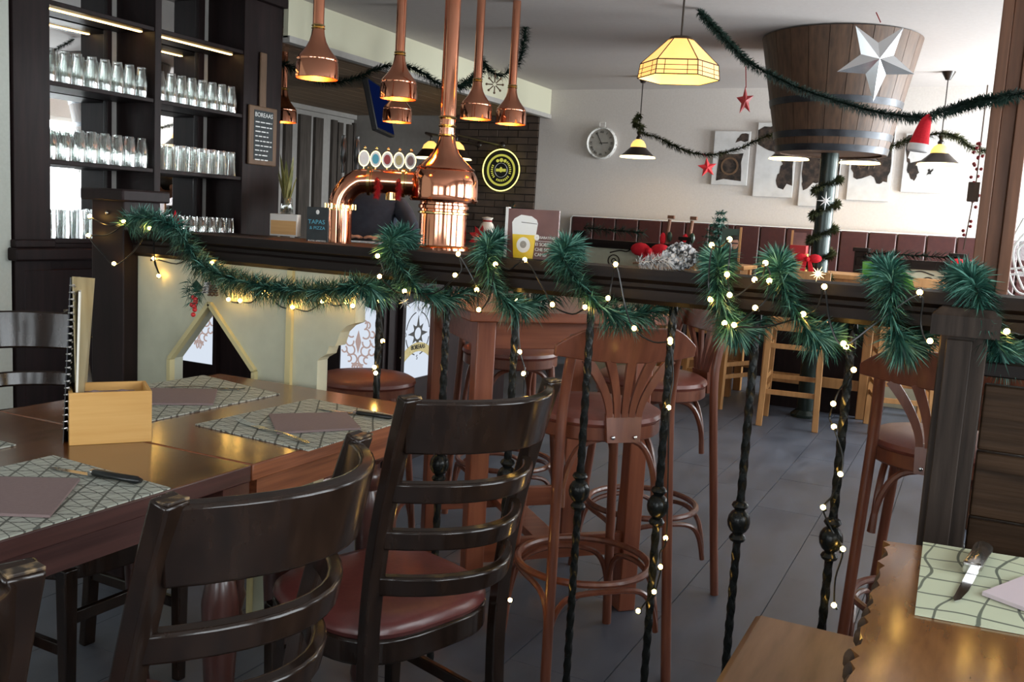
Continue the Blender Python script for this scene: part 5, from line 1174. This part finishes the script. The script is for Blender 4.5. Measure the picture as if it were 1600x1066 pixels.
# bows, stick ornaments and greenery on the second partition
def bow(px, py, Y, s, label, m='red_felt'):
    q = PY(px, py, Y); t = thing('ribbon_bow', label, 'bow', q)
    for sg_ in (-1, 1):
        MB().ball((sg_*.07*s, 0, .01*s), .06*s, 10, 6, (1.15, .5, .75)).build('bow_loop', m, t); MB().prism([(0, 0), (sg_*.03*s, 0), (sg_*.085*s, -.16*s), (sg_*.03*s, -.17*s)], (0, 0, 0), (1, 0, 0), (0, 0, 1), .012*s).build('bow_tail', m, t, smooth=False)
    MB().ball((0, -.02*s, 0), .026*s, 8, 6).build('bow_knot', m, t)
bow(1016, 393, 7.9, 1.3, 'large red bow on the left scroll partition'); bow(1509, 414, 7.9, .8, 'red bow at the right end of the scroll partition'); bow(1262, 405, 6.97, .7, 'red bow tied on the dark column just above the railing')
for px, lab in ((1039, 'left brown stick ornament with red and green felt on the far partition'), (1074, 'right brown stick ornament with red and green felt on the far partition')):
    q = PY(px, 398, 7.97); t = thing('stick_ornament', lab, 'ornament', V((q.x, 7.97, 1.167)), 0, 'stick ornaments on the far partition')
    MB().tube([(0, 0, 0), (.02, 0, .22)], .016, 8).build('stick', 'pinepost', t); MB().box((.03, 0, .24), (.06, .03, .03)).build('stick_head', 'pinepost', t, bevel=.004); MB().ball((-.025, -.02, .05), .04, 8, 6, (.7, .5, 1.4)).build('red_felt', 'red_felt', t); MB().ball((.035, -.02, .07), .035, 8, 6, (.7, .5, 1.3)).build('green_felt', 'leaf_dark', t)
for px0, px1, py, lab, sd_ in ((912, 1005, 356, 'dark greenery lying on the left scroll partition', 41), (1345, 1495, 395, 'frosted greenery lying on the right scroll partition', 42)):
    garland('partition_greenery', lab, [PY(px0, py, 7.95)*1.0+V((0, 0, 0)), PY((px0+px1)/2, py+4, 7.95), PY(px1, py+8, 7.95)], .09, 420, sd_, 'needle_dark', 6, .004)
# tall fern tip between the fairy lights: small tree on the far table
q = PY(1115, 420, 6.95); tr = thing('tabletop_fir', 'small tabletop fir behind the bunched fairy lights', 'tree', V((PY(1118, 420, 7.68).x, 7.68, 1.051)))
MB().lathe([(.001, 0), (.05, 0), (.06, .08), (.001, .08)], n=14).build('pot', 'cone', tr)
for k in range(7):
    for j in range(7):
        an = j*.9+k*.4; r_ = .17*(1-k/7.5); o = needles([V((0, 0, .10+.05*k)), V((math.cos(an)*r_, math.sin(an)*r_, .09+.05*k+.02))], .04, 260, k*9+j, wid=.003).build('branch', 'needle', tr, smooth=False, recalc=False); o['kind'] = 'stuff'
# bar end decoration: burlap sack, little tree, red poinsettia
q = PZ(720, 390, BZ); sk = thing('burlap_sack', 'little burlap sack figure on the bar beside the copper tower', 'decoration', V((BX+.12, 4.80, BZ)))
MB().lathe([(.001, 0), (.05, 0), (.055, .05), (.052, .11), (.035, .15), (.022, .165), (.035, .185), (.001, .19)], n=16, sy=.8).build('sack', 'paper', sk); MB().lathe([(.024, .158), (.03, .166), (.024, .174)], n=14, sy=.8).build('sack_tie', 'red_dark', sk)
tt = thing('little_fir_tree', 'little green fir tree on the bar right of the sack', 'tree', V((BX+.17, 5.0, BZ)))
MB().cyl((0, 0, 0), (0, 0, .26), .008, n=6).build('trunk', 'cone', tt)
o = needles([V((0, 0, .04+.022*i)) for i in range(11)], .075, 4200, 77, L=(.4, 1.0), wid=.002, lean=.2).build('needles', 'needle', tt, smooth=False, recalc=False); o['kind'] = 'stuff'
q = P(752, 372, 5.3); pf = thing('poinsettia', 'red poinsettia with gold centre at the end of the bar', 'flower', q)
for k in range(9): a = k*.698; d = V((math.cos(a), -.2, math.sin(a))); s = V((-math.sin(a), 0, math.cos(a)))*.020; MB().add([V((0, 0, 0)), d*.035+s, d*.075, d*.035-s, V((0, .004, 0))], [(0, 1, 2, 3), (4, 3, 2, 1)]).build('petal', 'red', pf, smooth=False)
for k in range(5): MB().ball((math.cos(k*1.25)*.010, -.018, math.sin(k*1.25)*.010), .006, 6, 4).build('flower_bead', 'brass', pf)
MB().tube([(0, .01, 0), (0, .02, BZ-q.z)], .006, 5).build('stem', 'needle_dark', pf)
MB().lathe([(.001, BZ-q.z), (.04, BZ-q.z), (.045, BZ-q.z+.04), (.001, BZ-q.z+.04)], (0, .02, 0), 12).build('pot', 'cone', pf)
# ------------------------------------------------------------------ barman bending over behind the bar
pc = P(575, 345, 5.95); RV = V((_r0.x, _r0.y, 0)); AV = V((-_r0.y, _r0.x, 0)); ZG = 0.0
man = thing('person', 'person in a dark navy shirt bending over behind the copper tower', 'person', (pc.x, pc.y, 0))
def pv(a, b, z): return RV*a + AV*b + V((0, 0, z))
VV = [pv(0, -.04, .93), pv(0, 0, 1.06), pv(0, .08, 1.22), pv(0, .19, 1.36), pv(0, .27, 1.41), pv(0, .335, 1.405), pv(0, .42, 1.36)]
RAD = [(.165, .115), (.145, .105), (.165, .12), (.11, .09), .055, .085, .075]
EDG = [(0, 1), (1, 2), (2, 3), (3, 4), (4, 5), (5, 6)]
def chain(start, pts):
    prev = start
    for p, r_ in pts: VV.append(p); RAD.append(r_); EDG.append((prev, len(VV)-1)); prev = len(VV)-1
    return prev
for s in (1, -1):
    w_ = chain(3, [(pv(s*.165, .15, 1.365), .072), (pv(s*.245, .03, 1.28), .058), (pv(s*.30, -.08, 1.19), .048), (pv(s*.22, -.14, 1.170), .042), (pv(s*.14, -.17, 1.160), .028), (pv(s*.095, -.175, 1.153), (.036, .018))])
    for k, (fy, fl) in enumerate(((-.026, .062), (-.009, .074), (.009, .078), (.026, .068))):
        chain(w_, [(pv(s*.065, -.175+fy, 1.150), .0095), (pv(s*(.065-fl*.45), -.175+fy*1.1, 1.158), .009), (pv(s*(.065-fl*.82), -.175+fy*1.1, 1.146), .008)])
    chain(w_, [(pv(s*.095, -.217, 1.148), .011), (pv(s*.065, -.233, 1.146), .0095)])
    chain(0, [(pv(s*.095, -.03, .86), .095), (pv(s*.105, .01, .49), .062), (pv(s*.105, -.03, .10), .042), (pv(s*.105, -.02, .045), .044), (pv(s*.115, .12, .035), .035)])
me = bpy.data.meshes.new('body'); me.from_pydata([tuple(v) for v in VV], EDG, []); bo = bpy.data.objects.new('body', me); C.objects.link(bo)
bo.modifiers.new('skin', 'SKIN')
for i, r_ in enumerate(RAD): me.skin_vertices[0].data[i].radius = r_ if isinstance(r_, tuple) else (r_, r_)
me.skin_vertices[0].data[0].use_root = True
sb = bo.modifiers.new('sub', 'SUBSURF'); sb.levels = 2
em_ = bpy.data.meshes.new_from_object(bo.evaluated_get(bpy.context.evaluated_depsgraph_get())); bpy.data.objects.remove(bo); em_.name = 'body'
em_.materials.clear()
for k in ('shirt', 'trousers', 'skin', 'black_plastic'): em_.materials.append(MATS[k])
for p in em_.polygons:
    c_ = p.center; a_ = c_.dot(RV); b_ = c_.dot(AV); p.use_smooth = True
    if c_.z < .10: p.material_index = 3
    elif c_.z < .95: p.material_index = 1
    elif b_ > .285 and c_.z > 1.25: p.material_index = 2
    elif c_.z < 1.20 and abs(a_) < .16 and b_ < -.125 and c_.z > 1.125: p.material_index = 2
    else: p.material_index = 0
ob = bpy.data.objects.new('body', em_); C.objects.link(ob); ob.parent = man
MB().ball(pv(0, .345, 1.435), .098, 16, 10, (1, 1, .82)).build('hair', 'hair', man)
for s in (-1, 1):
    MB().ball(pv(s*.088, .36, 1.40), .022, 8, 6, (.5, 1, 1.3)).build('ear', 'skin', man); MB().ball(pv(s*.032, .452, 1.375), .010, 8, 6).build('eye', 'white_felt', man)
MB().ball(pv(0, .475, 1.35), .014, 8, 6, (.8, 1, 1.4)).build('nose', 'skin', man); MB().ball(pv(0, .455, 1.315), .018, 8, 6, (1.3, .5, .4)).build('mouth', 'red_dark', man)
MB().tube([pv(.142, -.17+math.cos(q)*.033, 1.160+math.sin(q)*.033) for q in [2*math.pi*i/16 for i in range(16)]], .006, 6, closed=True).build('wristband', 'black_plastic', man)
# back work-top of the bar that the hands rest on
wt = MB().span((-.24, .0, -.03), (.24, .14, 0)).build('work_top', 'steel', smooth=False); wt.location = pv(0, -.26, 1.132)+V((pc.x, pc.y, 0)); wt.rotation_euler = (0, 0, YAW)
tag(wt, 'steel work top behind the bar under the hands of the person', 'worktop')
